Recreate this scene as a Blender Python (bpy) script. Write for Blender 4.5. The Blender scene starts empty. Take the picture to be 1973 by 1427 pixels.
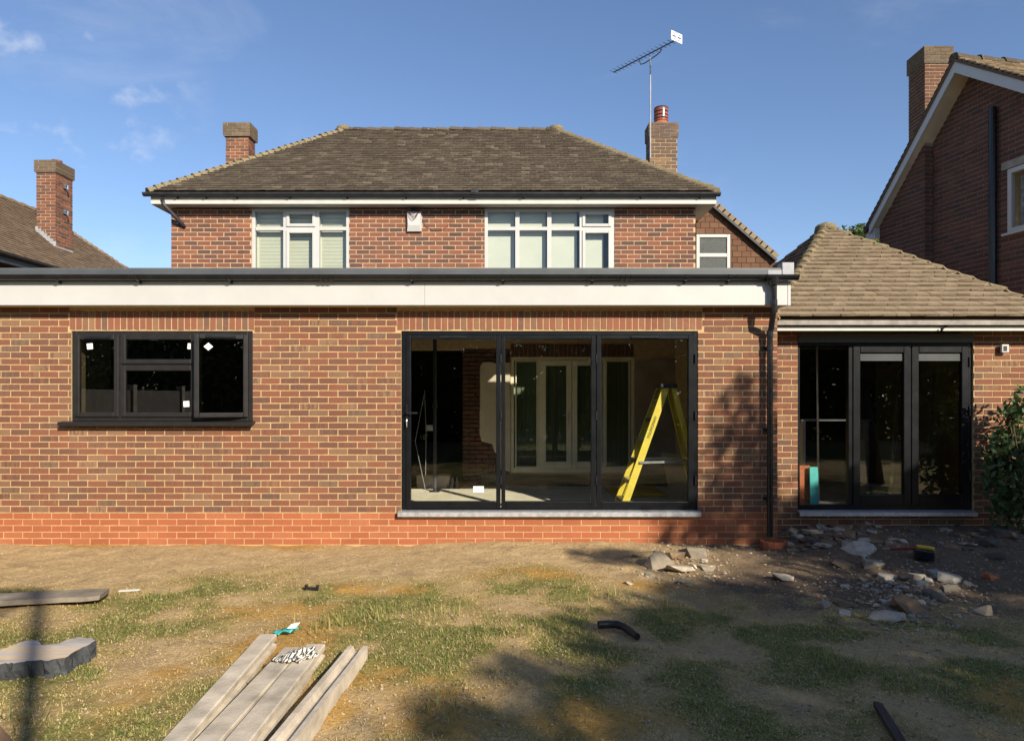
import bpy, bmesh, math, random
import numpy as np
from mathutils import Vector, Matrix
random.seed(7); rng = np.random.default_rng(7)
S = bpy.context.scene; COL = S.collection

# ------------------------------------------------------------------ camera, sky, sun, exposure
F, PX, HZ, CZ, CY = 1365.0, 986.5, 765.0, 1.727, -8.273   # focal length in photo pixels, principal column, horizon row
cam = bpy.data.cameras.new('camera'); camo = bpy.data.objects.new('camera', cam); COL.objects.link(camo)
camo.location = (0, CY, CZ); camo.rotation_euler = (math.radians(90), 0, 0)
cam.lens = 36 * F / 1973; cam.sensor_width = 36; cam.shift_y = (HZ - 713.5) / 1973
cam.clip_start = .05; cam.clip_end = 4000
S.camera = camo
SXY, SZY = .64, .62                                       # sideways and downward travel of the sunlight per metre inwards
LD = Vector((-SXY, 1.0, -SZY)).normalized()                # the way the sunlight travels
sun = bpy.data.lights.new('sun', 'SUN'); suno = bpy.data.objects.new('sun', sun); COL.objects.link(suno)
sun.energy = 5.0; sun.angle = math.radians(.9); sun.color = (1.0, .90, .74)
suno.rotation_euler = LD.to_track_quat('-Z', 'Y').to_euler(); suno.location = (6, -12, 12)
W = bpy.data.worlds.new('World'); S.world = W; W.use_nodes = True
wn, wl = W.node_tree.nodes, W.node_tree.links; wn.clear()
wo = wn.new('ShaderNodeOutputWorld'); bg = wn.new('ShaderNodeBackground'); sky = wn.new('ShaderNodeTexSky')
sky.sky_type = 'NISHITA'; sky.sun_disc = False
sky.sun_elevation = math.asin(-LD.z); sky.sun_rotation = math.atan2(-LD.x, -LD.y)
sky.air_density = 1.0; sky.dust_density = .3; sky.ozone_density = 2.2
bg.inputs[1].default_value = .090
tc = wn.new('ShaderNodeTexCoord')
def wnoise(scale, detail, rough, sc=(1, 1, 1), loc=(0, 0, 0), dist=0.):
    m = wn.new('ShaderNodeMapping'); m.inputs['Scale'].default_value = sc; m.inputs['Location'].default_value = loc
    n = wn.new('ShaderNodeTexNoise'); n.inputs['Scale'].default_value = scale
    n.inputs['Detail'].default_value = detail; n.inputs['Roughness'].default_value = rough; n.inputs['Distortion'].default_value = dist
    wl.new(tc.outputs['Generated'], m.inputs[0]); wl.new(m.outputs[0], n.inputs[0]); return n.outputs[0]
def wmap(v, a, b, c, d):
    r = wn.new('ShaderNodeMapRange'); r.inputs[1].default_value = a; r.inputs[2].default_value = b
    r.inputs[3].default_value = c; r.inputs[4].default_value = d; r.interpolation_type = 'SMOOTHSTEP'
    wl.new(v, r.inputs[0]); return r.outputs[0]
def wmath(op, a, b):
    n = wn.new('ShaderNodeMath'); n.operation = op
    for i, v in enumerate((a, b)):
        if isinstance(v, (int, float)): n.inputs[i].default_value = v
        else: wl.new(v, n.inputs[i])
    return n.outputs[0]
cir = wmath('MULTIPLY', wmap(wnoise(2.2, 6, .62, (1.0, 1.0, 2.6), (3.1, 0, .4), 1.2), .50, .85, 0, .17), 1.0)
dn = wn.new('ShaderNodeVectorMath'); dn.operation = 'DISTANCE'; dn.inputs[1].default_value = Vector((-.655, 1, .40)).normalized()
nrm = wn.new('ShaderNodeVectorMath'); nrm.operation = 'NORMALIZE'; wl.new(tc.outputs['Generated'], nrm.inputs[0]); wl.new(nrm.outputs[0], dn.inputs[0])
puff = wmath('MULTIPLY', wmap(wnoise(11, 5, .55, (1.0, 1.0, 1.35), (1.7, .2, .75)), .52, .70, 0, .50), wmap(dn.outputs['Value'], .06, .20, 1, 0))
cl = wmath('MAXIMUM', cir, puff)
mx = wn.new('ShaderNodeMix'); mx.data_type = 'RGBA'
tn_ = wn.new('ShaderNodeMix'); tn_.data_type = 'RGBA'; tn_.blend_type = 'MULTIPLY'; tn_.inputs[0].default_value = 1.; tn_.inputs[7].default_value = (.96, 1.0, 1.12, 1); wl.new(sky.outputs[0], tn_.inputs[6])
wl.new(cl, mx.inputs[0]); wl.new(tn_.outputs[2], mx.inputs[6]); mx.inputs[7].default_value = (6.6, 6.8, 7.4, 1)
wl.new(mx.outputs[2], bg.inputs[0]); wl.new(bg.outputs[0], wo.inputs[0])
S.view_settings.view_transform = 'Standard'; S.view_settings.look = 'None'
S.view_settings.exposure = 0.6; S.view_settings.gamma = 1.0; S.view_settings.use_curve_mapping = False
S.cycles.max_bounces = 8; S.cycles.transparent_max_bounces = 12; S.cycles.caustics_reflective = False; S.cycles.caustics_refractive = False

# ------------------------------------------------------------------ helpers
def at(px, py, Y):                                          # photo pixel + depth plane -> point in the garden
    d = Y - CY
    return Vector(((px - PX) * d / F, Y, CZ - (py - HZ) * d / F))
def gp(px, py, z=0.):                                       # photo pixel on the ground (height z)
    d = F * (CZ - z) / (py - HZ)
    return Vector(((px - PX) * d / F, CY + d, z))
def tag(o, label=None, cat=None, group=None, kind=None):
    if label: o['label'] = label
    if cat: o['category'] = cat
    if group: o['group'] = group
    if kind: o['kind'] = kind
    return o
def link(o, parent=None):
    COL.objects.link(o)
    if parent is not None:
        o.parent = parent
        if parent.type == 'EMPTY': o.matrix_parent_inverse = Matrix.Translation(-Vector(parent['_o'])) if '_o' in parent else Matrix()
    return o
EMP = []
def empty(name, loc, label, cat, group=None):
    o = bpy.data.objects.new(name, None); COL.objects.link(o); o.location = loc; o['_o'] = list(loc); EMP.append(o)
    o.empty_display_size = .2
    return tag(o, label, cat, group)

class MB:
    def __init__(s): s.v = []; s.f = []; s.t = []
    def add(s, vs, fs, tint=0.):
        n = len(s.v); s.v += [tuple(v) for v in vs]; s.f += [tuple(i + n for i in f) for f in fs]; s.t += [tint] * len(vs); return s
    def box(s, x0, y0, z0, x1, y1, z1, tint=0.):
        v = [(x0,y0,z0),(x1,y0,z0),(x1,y1,z0),(x0,y1,z0),(x0,y0,z1),(x1,y0,z1),(x1,y1,z1),(x0,y1,z1)]
        return s.add(v, BF, tint)
    def obox(s, c, a, b, e, tint=0.):                      # centre and three half-axis vectors (right-handed)
        c, a, b, e = Vector(c), Vector(a), Vector(b), Vector(e)
        v = [c-a-b-e, c+a-b-e, c+a+b-e, c-a+b-e, c-a-b+e, c+a-b+e, c+a+b+e, c-a+b+e]
        return s.add(v, BF, tint)
    def bar(s, p, q, w, h, up=(0, 0, 1), tint=0.):          # square bar from p to q
        p, q = Vector(p), Vector(q); a = q - p; d = a.normalized(); side = d.cross(Vector(up))
        if side.length < 1e-4: side = d.cross(Vector((1, 0, 0)))
        side.normalize(); u = side.cross(d)
        return s.obox((p + q) / 2, a / 2, -side * w / 2, u * h / 2, tint)
    def tube(s, pts, r, n=8, tint=0., caps=True):
        pts = [Vector(p) for p in pts]; rs = r if isinstance(r, (list, tuple)) else [r] * len(pts)
        vs, fs = [], []; ref = None
        for i, p in enumerate(pts):
            d = (pts[min(i + 1, len(pts) - 1)] - pts[max(i - 1, 0)]).normalized()
            if ref is None: ref = d.cross(Vector((0, 0, 1))) if abs(d.z) < .95 else d.cross(Vector((1, 0, 0)))
            a = (ref - d * ref.dot(d)).normalized(); b = d.cross(a); ref = a
            for k in range(n):
                t = 2 * math.pi * k / n; vs.append(p + (a * math.cos(t) + b * math.sin(t)) * rs[i])
        for i in range(len(pts) - 1):
            for k in range(n):
                k2 = (k + 1) % n; fs.append((i*n+k, i*n+k2, (i+1)*n+k2, (i+1)*n+k))
        if caps: fs.append(tuple(reversed(range(n)))); fs.append(tuple((len(pts)-1)*n + k for k in range(n)))
        return s.add(vs, fs, tint)
    def prism(s, poly, ext, tint=0.):                      # planar polygon (3-D points) pushed along ext
        ext = Vector(ext); n = len(poly); a = [Vector(p) for p in poly]; b = [p + ext for p in a]
        fs = [tuple(reversed(range(n))), tuple(range(n, 2*n))] + [(i, (i+1) % n, n + (i+1) % n, n + i) for i in range(n)]
        return s.add(a + b, fs, tint)
    def mesh(s, name, m, smooth=False):
        me = bpy.data.meshes.new(name); me.from_pydata(s.v, [], s.f)
        if any(s.t): 
            at_ = me.attributes.new('tint', 'FLOAT', 'POINT'); at_.data.foreach_set('value', np.array(s.t, dtype=np.float32))
        me.materials.append(m); me.update()
        bm = bmesh.new(); bm.from_mesh(me); bmesh.ops.recalc_face_normals(bm, faces=bm.faces); bm.to_mesh(me); bm.free()
        if smooth: me.polygons.foreach_set('use_smooth', [True] * len(me.polygons))
        return me
    def build(s, name, m, parent=None, smooth=False, kind=None):
        o = bpy.data.objects.new(name, s.mesh(name, m, smooth)); link(o, parent)
        if kind: o['kind'] = kind
        return o
BF = [(3,2,1,0),(4,5,6,7),(0,1,5,4),(1,2,6,5),(2,3,7,6),(3,0,4,7)]
def bevel(o, w=.004, seg=1):
    m = o.modifiers.new('bevel', 'BEVEL'); m.width = w; m.segments = seg; m.limit_method = 'ANGLE'; return o
def numesh(name, V, Fc, m, tint=None, parent=None, kind=None, tri=True):
    me = bpy.data.meshes.new(name); k = Fc.shape[1]
    me.vertices.add(len(V)); me.vertices.foreach_set('co', V.astype(np.float32).ravel())
    me.loops.add(Fc.size); me.loops.foreach_set('vertex_index', Fc.astype(np.int32).ravel())
    me.polygons.add(len(Fc)); me.polygons.foreach_set('loop_start', np.arange(0, Fc.size, k, dtype=np.int32))
    if tint is not None:
        a = me.attributes.new('tint', 'FLOAT', 'POINT'); a.data.foreach_set('value', tint.astype(np.float32))
    me.materials.append(m); me.update(calc_edges=True); me.polygons.foreach_set('use_smooth', [False]*len(me.polygons))
    o = bpy.data.objects.new(name, me); link(o, parent)
    if kind: o['kind'] = kind
    return o
def hsh(ix, iy, s):
    h = (ix.astype(np.int64) * 374761393 + iy.astype(np.int64) * 668265263 + s * 1442695041) & 0x7fffffff
    h = ((h ^ (h >> 13)) * 1274126177) & 0x7fffffff
    return ((h ^ (h >> 16)) & 0xffff) / 65535.
def vn(x, y, s=0):
    ix, iy = np.floor(x), np.floor(y); fx, fy = x - ix, y - iy; fx = fx*fx*(3-2*fx); fy = fy*fy*(3-2*fy)
    a, b, c, d = hsh(ix, iy, s), hsh(ix+1, iy, s), hsh(ix, iy+1, s), hsh(ix+1, iy+1, s)
    return (a*(1-fx)+b*fx)*(1-fy) + (c*(1-fx)+d*fx)*fy
def fbm(x, y, s=0, o=4):
    r = 0; a = .5; n = 0
    for i in range(o): r = r + a*vn(x*2**i, y*2**i, s+i); n += a; a *= .5
    return r / n
def sstep(a, b, x): t = np.clip((x-a)/(b-a), 0, 1); return t*t*(3-2*t)

# ------------------------------------------------------------------ materials
class NT:
    def __init__(s, name):
        s.m = bpy.data.materials.new(name); s.m.use_nodes = True; s.t = s.m.node_tree; s.t.nodes.clear()
        s.out = s.N('ShaderNodeOutputMaterial'); s.b = s.N('ShaderNodeBsdfPrincipled'); s.L(s.b.outputs[0], s.out.inputs[0])
        s.pos = None
    def N(s, k): return s.t.nodes.new(k)
    def L(s, a, b): s.t.links.new(a, b)
    def P(s):
        if s.pos is None: s.pos = s.N('ShaderNodeNewGeometry').outputs['Position']
        return s.pos
    def noise(s, scale, detail=4, rough=.55, sc=None, off=None, vec=None):
        n = s.N('ShaderNodeTexNoise'); n.inputs['Scale'].default_value = scale; n.inputs['Detail'].default_value = detail; n.inputs['Roughness'].default_value = rough
        v = vec or s.P()
        if sc or off is not None:
            m = s.N('ShaderNodeMapping'); s.L(v, m.inputs[0])
            if sc: m.inputs['Scale'].default_value = sc
            if off is not None:
                c = s.N('ShaderNodeCombineXYZ'); [s.L(off, c.inputs[i]) for i in range(3)]; s.L(c.outputs[0], m.inputs['Location'])
            v = m.outputs[0]
        s.L(v, n.inputs['Vector']); return n.outputs[0]
    def attr(s, name, out='Fac'):
        a = s.N('ShaderNodeAttribute'); a.attribute_name = name; return a.outputs[out]
    def ramp(s, v, stops, interp='LINEAR'):
        r = s.N('ShaderNodeValToRGB'); e = r.color_ramp.elements; r.color_ramp.interpolation = interp
        while len(e) < len(stops): e.new(.5)
        for i, (p, c) in enumerate(stops): e[i].position = p; e[i].color = (*c, 1) if len(c) == 3 else c
        s.L(v, r.inputs[0]); return r.outputs[0]
    def mix(s, f, a, b, mode='MIX'):
        n = s.N('ShaderNodeMix'); n.data_type = 'RGBA'; n.blend_type = mode
        for i, v in ((0, f), (6, a), (7, b)):
            if isinstance(v, (int, float)): n.inputs[i].default_value = v
            elif isinstance(v, tuple): n.inputs[i].default_value = (*v, 1)
            else: s.L(v, n.inputs[i])
        return n.outputs[2]
    def math(s, op, a, b=0.):
        n = s.N('ShaderNodeMath'); n.operation = op
        for i, v in enumerate((a, b)):
            if isinstance(v, (int, float)): n.inputs[i].default_value = v
            else: s.L(v, n.inputs[i])
        return n.outputs[0]
    def rng(s, v, a, b, c=0., d=1.):
        r = s.N('ShaderNodeMapRange'); s.L(v, r.inputs[0])
        for i, q in enumerate((a, b, c, d)): r.inputs[i+1].default_value = q
        return r.outputs[0]
    def fin(s, col, rough=.8, spec=.3, bump=None, bs=.3, bd=.01, metal=0., **kw):
        if isinstance(col, tuple): s.b.inputs['Base Color'].default_value = (*col, 1)
        else: s.L(col, s.b.inputs['Base Color'])
        if isinstance(rough, (int, float)): s.b.inputs['Roughness'].default_value = rough
        else: s.L(rough, s.b.inputs['Roughness'])
        s.b.inputs['Specular IOR Level'].default_value = spec; s.b.inputs['Metallic'].default_value = metal
        if bump is not None:
            n = s.N('ShaderNodeBump'); n.inputs['Strength'].default_value = bs; n.inputs['Distance'].default_value = bd
            s.L(bump, n.inputs['Height']); s.L(n.outputs[0], s.b.inputs['Normal'])
        return s.m
M = {}
def brick_mat(name, stops, stripe, dirt=.25, scale_s=(38, 38, 6), blot=True):
    t = NT(name); a = t.attr('tint'); c = t.ramp(a, stops)
    a2 = t.math('FRACT', t.math('MULTIPLY', a, 7.31)); c2 = t.ramp(a2, stops)
    sn = t.noise(1.0, 2, .5, scale_s, t.math('MULTIPLY', a, 37.))
    f = t.math('MULTIPLY', t.rng(sn, .50, .58), t.rng(t.math('FRACT', t.math('MULTIPLY', a, 3.77)), .30, .40, 0, stripe))
    c = t.mix(f, c, c2)
    n1 = t.noise(90, 4, .7); c = t.mix(t.rng(n1, .35, .75, 0, dirt), c, (.30, .20, .13))
    n2 = t.noise(1.1, 4, .6); c = t.mix(.55, c, t.ramp(n2, [(.3, (.62, .60, .60)), (.7, (1., 1., 1.))]), 'MULTIPLY')
    n3 = t.noise(26, 5, .7); c = t.mix(t.rng(n3, .64, .80, 0, .35), c, (.55, .42, .30))
    M[name] = t.fin(c, .88, .2, n1, .5, .004)
brick_mat('brick_new', [(0, (.230, .084, .048)), (.28, (.205, .078, .047)), (.54, (.168, .069, .045)), (.70, (.135, .066, .048)), (.82, (.21, .105, .062)), (.91, (.25, .145, .082)), (1, (.105, .068, .056))], .85)
brick_mat('brick_soldier', [(0, (.27, .098, .058)), (.5, (.22, .085, .055)), (.8, (.27, .145, .085)), (1, (.14, .08, .065))], .5, .25, (6, 6, 30))
brick_mat('brick_plinth', [(0, (.39, .112, .046)), (.5, (.34, .096, .038)), (1, (.42, .14, .062))], .3, .35)
brick_mat('brick_old', [(0, (.25, .092, .056)), (.3, (.205, .078, .050)), (.5, (.14, .064, .050)), (.8, (.085, .054, .050)), (1, (.27, .105, .060))], .3, .2, (10, 10, 10))
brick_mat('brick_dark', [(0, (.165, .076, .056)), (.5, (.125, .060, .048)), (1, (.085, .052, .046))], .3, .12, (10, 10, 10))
brick_mat('brick_stain', [(0, (.14, .105, .065)), (.5, (.10, .078, .055)), (1, (.17, .125, .078))], .4, .35, (10, 10, 10))
brick_mat('brick_yellow', [(0, (.17, .105, .07)), (.5, (.11, .08, .065)), (1, (.27, .17, .09))], .3, .2, (10, 10, 10))
brick_mat('brick_orange', [(0, (.14, .056, .036)), (.5, (.095, .045, .036)), (1, (.15, .08, .052))], .3, .25, (10, 10, 10))
def simple(name, col, rough=.7, spec=.3, var=.12, ns=8., bump=0., metal=0., bns=60.):
    t = NT(name)
    n = t.noise(ns, 5, .6); k = tuple(max(0, x*(1-var*2)) for x in col); k2 = tuple(min(1, x*(1+var)) for x in col)
    c = t.ramp(n, [(.25, k), (.75, k2)])
    n2 = t.noise(ns*.17, 3, .5); c = t.mix(.5, c, t.ramp(n2, [(.3, (1-var,)*3), (.7, (1, 1, 1))]), 'MULTIPLY')
    b = t.noise(bns, 4, .6) if bump else None
    M[name] = t.fin(c, t.rng(n, .3, .7, rough*.9, min(1, rough*1.08)), spec, b, bump, .005, metal)
simple('mortar_new', (.52, .375, .195), .95, .1, .14, 20, .3)
simple('mortar_old', (.54, .395, .25), .95, .1, .14, 20, .3)
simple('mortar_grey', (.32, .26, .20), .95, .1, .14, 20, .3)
simple('mortar_plinth', (.55, .33, .17), .95, .1, .14, 20, .3)
simple('white_upvc', (.50, .495, .475), .35, .5, .03, 3)
simple('white_paint', (.54, .52, .47), .5, .4, .06, 9)
simple('cream_upvc', (.82, .77, .60), .4, .4, .06, 5)
simple('soffit', (.62, .60, .54), .6, .3, .06, 5)
simple('black_frame', (.007, .008, .010), .32, .3, .15, 6)
simple('brown_frame', (.020, .018, .017), .40, .4, .12, 9)
simple('gutter_black', (.014, .015, .018), .28, .5, .2, 6)
simple('gutter_old', (.035, .036, .042), .45, .5, .25, 7)
simple('grp_grey', (.085, .092, .096), .45, .4, .12, 3)
simple('steel', (.62, .62, .62), .35, .5, .1, 12, 0, 1.)
simple('lead', (.36, .37, .39), .55, .4, .18, 10)
simple('sill_silver', (.60, .61, .64), .42, .5, .15, 20, 0, .6)
simple('lintel_grey', (.085, .09, .085), .6, .3, .1, 4)
simple('concrete', (.58, .50, .39), .92, .2, .22, 6, .5)
simple('concrete_old', (.36, .33, .29), .92, .2, .2, 7, .5)
simple('stone_slab', (.56, .45, .34), .9, .2, .3, 4, .5)
simple('slab_edge', (.075, .08, .085), .9, .2, .3, 14, .8)
simple('blockwork', (.36, .33, .29), .95, .1, .15, 6, .3)
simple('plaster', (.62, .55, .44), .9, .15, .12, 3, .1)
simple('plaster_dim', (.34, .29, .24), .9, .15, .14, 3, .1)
simple('screed', (.80, .74, .57), .9, .2, .10, 4, .15)
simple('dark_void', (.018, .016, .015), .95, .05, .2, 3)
simple('dpm', (.012, .012, .014), .32, .5, .2, 8, .6, 0, 14)
simple('ladder_yellow', (.66, .52, .06), .5, .4, .08, 14)
simple('ladder_dark', (.02, .02, .02), .5, .4, .1, 14)
simple('clay', (.42, .13, .055), .8, .25, .18, 12, .2)
simple('clay_dark', (.25, .075, .05), .55, .4, .25, 12, .2)
simple('timber_grey', (.27, .23, .18), .9, .2, .2, 6, .4)
simple('timber_brown', (.20, .12, .075), .9, .2, .25, 8, .4)
simple('timber_pale', (.42, .31, .18), .85, .2, .14, 8, .2)
simple('bark', (.10, .08, .06), .95, .1, .3, 9, .8)
simple('white_label', (.85, .85, .83), .6, .3, .02, 5)
simple('pipe_black', (.02, .021, .026), .5, .4, .25, 9, .2)
simple('teal', (.05, .42, .40), .5, .4, .1, 10)
simple('tool_yellow', (.65, .42, .03), .5, .4, .1, 10)
simple('tool_red', (.25, .03, .025), .5, .4, .1, 10)
simple('blind_green', (.58, .59, .47), .6, .3, .03, 4)
simple('blind_roller', (.52, .54, .46), .6, .3, .04, 3)
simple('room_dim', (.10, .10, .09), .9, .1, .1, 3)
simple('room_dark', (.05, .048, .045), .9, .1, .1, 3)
simple('curtain', (.34, .38, .42), .8, .2, .4, 22)
simple('stone_grey', (.33, .275, .20), .92, .2, .2, 14, .6)
simple('stone_pale', (.50, .43, .33), .92, .2, .18, 14, .6)
simple('stone_dark', (.12, .10, .085), .92, .2, .2, 14, .6)
simple('stone_brown', (.24, .165, .10), .92, .2, .22, 14, .7)
simple('stone_slate', (.31, .285, .25), .85, .25, .18, 14, .4)
simple('clay_dirty', (.26, .13, .08), .9, .2, .25, 14, .5)
simple('fence_panel', (.16, .15, .135), .9, .2, .2, 5, .3)
def tile_mat(name, stops, lichen, lcol, lo=.62, moss=None):
    t = NT(name); a = t.attr('tint'); c = t.ramp(a, stops)
    n = t.noise(30, 5, .7); c = t.mix(t.rng(n, .3, .75, 0, .55), c, stops[0][1])
    l = t.noise(24, 6, .75); c = t.mix(t.rng(l, lo, lo+.12, 0, lichen), c, lcol)
    l2 = t.noise(2.1, 3, .6); c = t.mix(t.rng(l2, .45, .75, 0, lichen*.3), c, lcol)
    s = t.noise(46, 2, .5); c = t.mix(t.rng(s, .66, .72, 0, lichen), c, (.60, .56, .46))
    M[name] = t.fin(c, .93, .15, n, .6, .006)
tile_mat('tile_main', [(0, (.072, .056, .042)), (.5, (.105, .083, .060)), (.94, (.135, .109, .079)), (1, (.20, .17, .125))], .5, (.15, .125, .08))
tile_mat('tile_garage', [(0, (.22, .168, .112)), (.5, (.25, .19, .127)), (1, (.285, .22, .15))], .45, (.36, .29, .18))
tile_mat('tile_hip', [(0, (.17, .135, .08)), (1, (.24, .19, .11))], .6, (.34, .28, .15), .52)
tile_mat('tile_hung', [(0, (.115, .062, .040)), (.5, (.145, .078, .048)), (1, (.18, .10, .062))], .15, (.2, .15, .1))
tile_mat('tile_left', [(0, (.13, .088, .060)), (.5, (.17, .12, .08)), (1, (.22, .16, .105))], .35, (.25, .2, .12))
def glass_mat(name, tintc=(.86, .89, .88), f0=.045, rough=0.):
    t = NT(name); t.t.nodes.remove(t.b)
    tr = t.N('ShaderNodeBsdfTransparent'); tr.inputs[0].default_value = (*tintc, 1)
    gl = t.N('ShaderNodeBsdfGlossy'); gl.inputs['Roughness'].default_value = rough; gl.inputs[0].default_value = (1, 1, 1, 1)
    lw = t.N('ShaderNodeLayerWeight'); lw.inputs[0].default_value = .5        # Facing = 1 - |cos|, the same from both sides
    fr = t.math('ADD', t.math('MULTIPLY', t.math('POWER', lw.outputs['Facing'], 5.), 1-f0), f0)
    ms = t.N('ShaderNodeMixShader'); t.L(fr, ms.inputs[0]); t.L(tr.outputs[0], ms.inputs[1]); t.L(gl.outputs[0], ms.inputs[2])
    t.L(ms.outputs[0], t.out.inputs[0]); M[name] = t.m
glass_mat('glass', (.96, .97, .96), .03); glass_mat('glass_dark', (.60, .62, .62), .085); glass_mat('glass_old', (.96, .97, .96), .028)
glass_mat('glass_inner', (.70, .75, .71), .05)
t = NT('glass_obscure'); M['glass_obscure'] = t.fin(t.ramp(t.noise(70, 3, .6), [(.3, (.02, .025, .025)), (.7, (.10, .115, .115))]), .35, .25, t.noise(80, 2, .5), .8, .01)
def leaf_mat(name, stops):
    t = NT(name); a = t.attr('tint'); c = t.ramp(a, stops); t.fin(c, .55, .35)
    tl = t.N('ShaderNodeBsdfTranslucent'); t.L(c, tl.inputs[0]); ms = t.N('ShaderNodeMixShader'); ms.inputs[0].default_value = .28
    t.L(t.b.outputs[0], ms.inputs[1]); t.L(tl.outputs[0], ms.inputs[2]); t.L(ms.outputs[0], t.out.inputs[0]); M[name] = t.m
leaf_mat('leaf', [(0, (.025, .055, .018)), (.5, (.05, .095, .028)), (1, (.10, .15, .04))])
leaf_mat('leaf_rose', [(0, (.03, .065, .026)), (.6, (.055, .105, .036)), (1, (.13, .17, .05))])
leaf_mat('grass', [(0, (.68, .52, .26)), (.35, (.54, .42, .18)), (.55, (.40, .35, .12)), (.75, (.27, .275, .08)), (1, (.15, .20, .05))])
t = NT('stone_slab'); c = t.ramp(t.noise(3.0, 5, .6, (.5, 3.2, 1)), [(.32, (.30, .28, .28)), (.48, (.50, .44, .38)), (.60, (.60, .45, .27)), (.72, (.46, .41, .37))]); M['stone_slab'] = t.fin(c, .9, .2, t.noise(40, 4, .6), .5, .006)
# cloth
t = NT('cloth'); w = t.N('ShaderNodeTexWave'); w.bands_direction = 'X'; w.inputs['Scale'].default_value = 1.0; w.inputs['Distortion'].default_value = 1.5
t.L(t.attr('uvx', 'Vector'), w.inputs[0]); M['cloth'] = t.fin(t.ramp(w.outputs[1], [(.42, (.06, .06, .06)), (.5, (.66, .63, .56))]), .9, .1)
# ground
t = NT('ground'); g = t.attr('grass'); sd = t.attr('sand'); dk = t.attr('soil')
n1 = t.noise(3.2, 6, .65); n2 = t.noise(28, 5, .7); n3 = t.noise(130, 3, .7)
dust = t.ramp(n2, [(.28, (.40, .275, .135)), (.55, (.58, .42, .22)), (.8, (.70, .53, .31))])
soil = t.ramp(n2, [(.3, (.125, .088, .058)), (.7, (.26, .19, .125))])
straw = t.ramp(t.noise(60, 4, .7, (1, .35, 1)), [(.3, (.32, .22, .09)), (.6, (.54, .40, .18)), (.8, (.66, .51, .25))])
grn = t.ramp(n2, [(.3, (.15, .15, .045)), (.7, (.33, .29, .10))])
sand = t.ramp(n2, [(.3, (.42, .23, .06)), (.7, (.62, .37, .11))])
c = t.mix(dk, dust, soil); c = t.mix(t.rng(g, .15, .55), c, straw); c = t.mix(t.rng(g, .55, 1.0), c, grn); c = t.mix(sd, c, sand)
c = t.mix(.7, c, t.ramp(n1, [(.3, (.78, .76, .74)), (.65, (1, 1, 1))]), 'MULTIPLY')
c = t.mix(t.rng(n3, .70, .76, 0, .55), c, (.52, .45, .34))
M['ground'] = t.fin(c, .95, .1, t.math('ADD', n2, t.math('MULTIPLY', n3, .4)), .9, .03)

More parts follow.
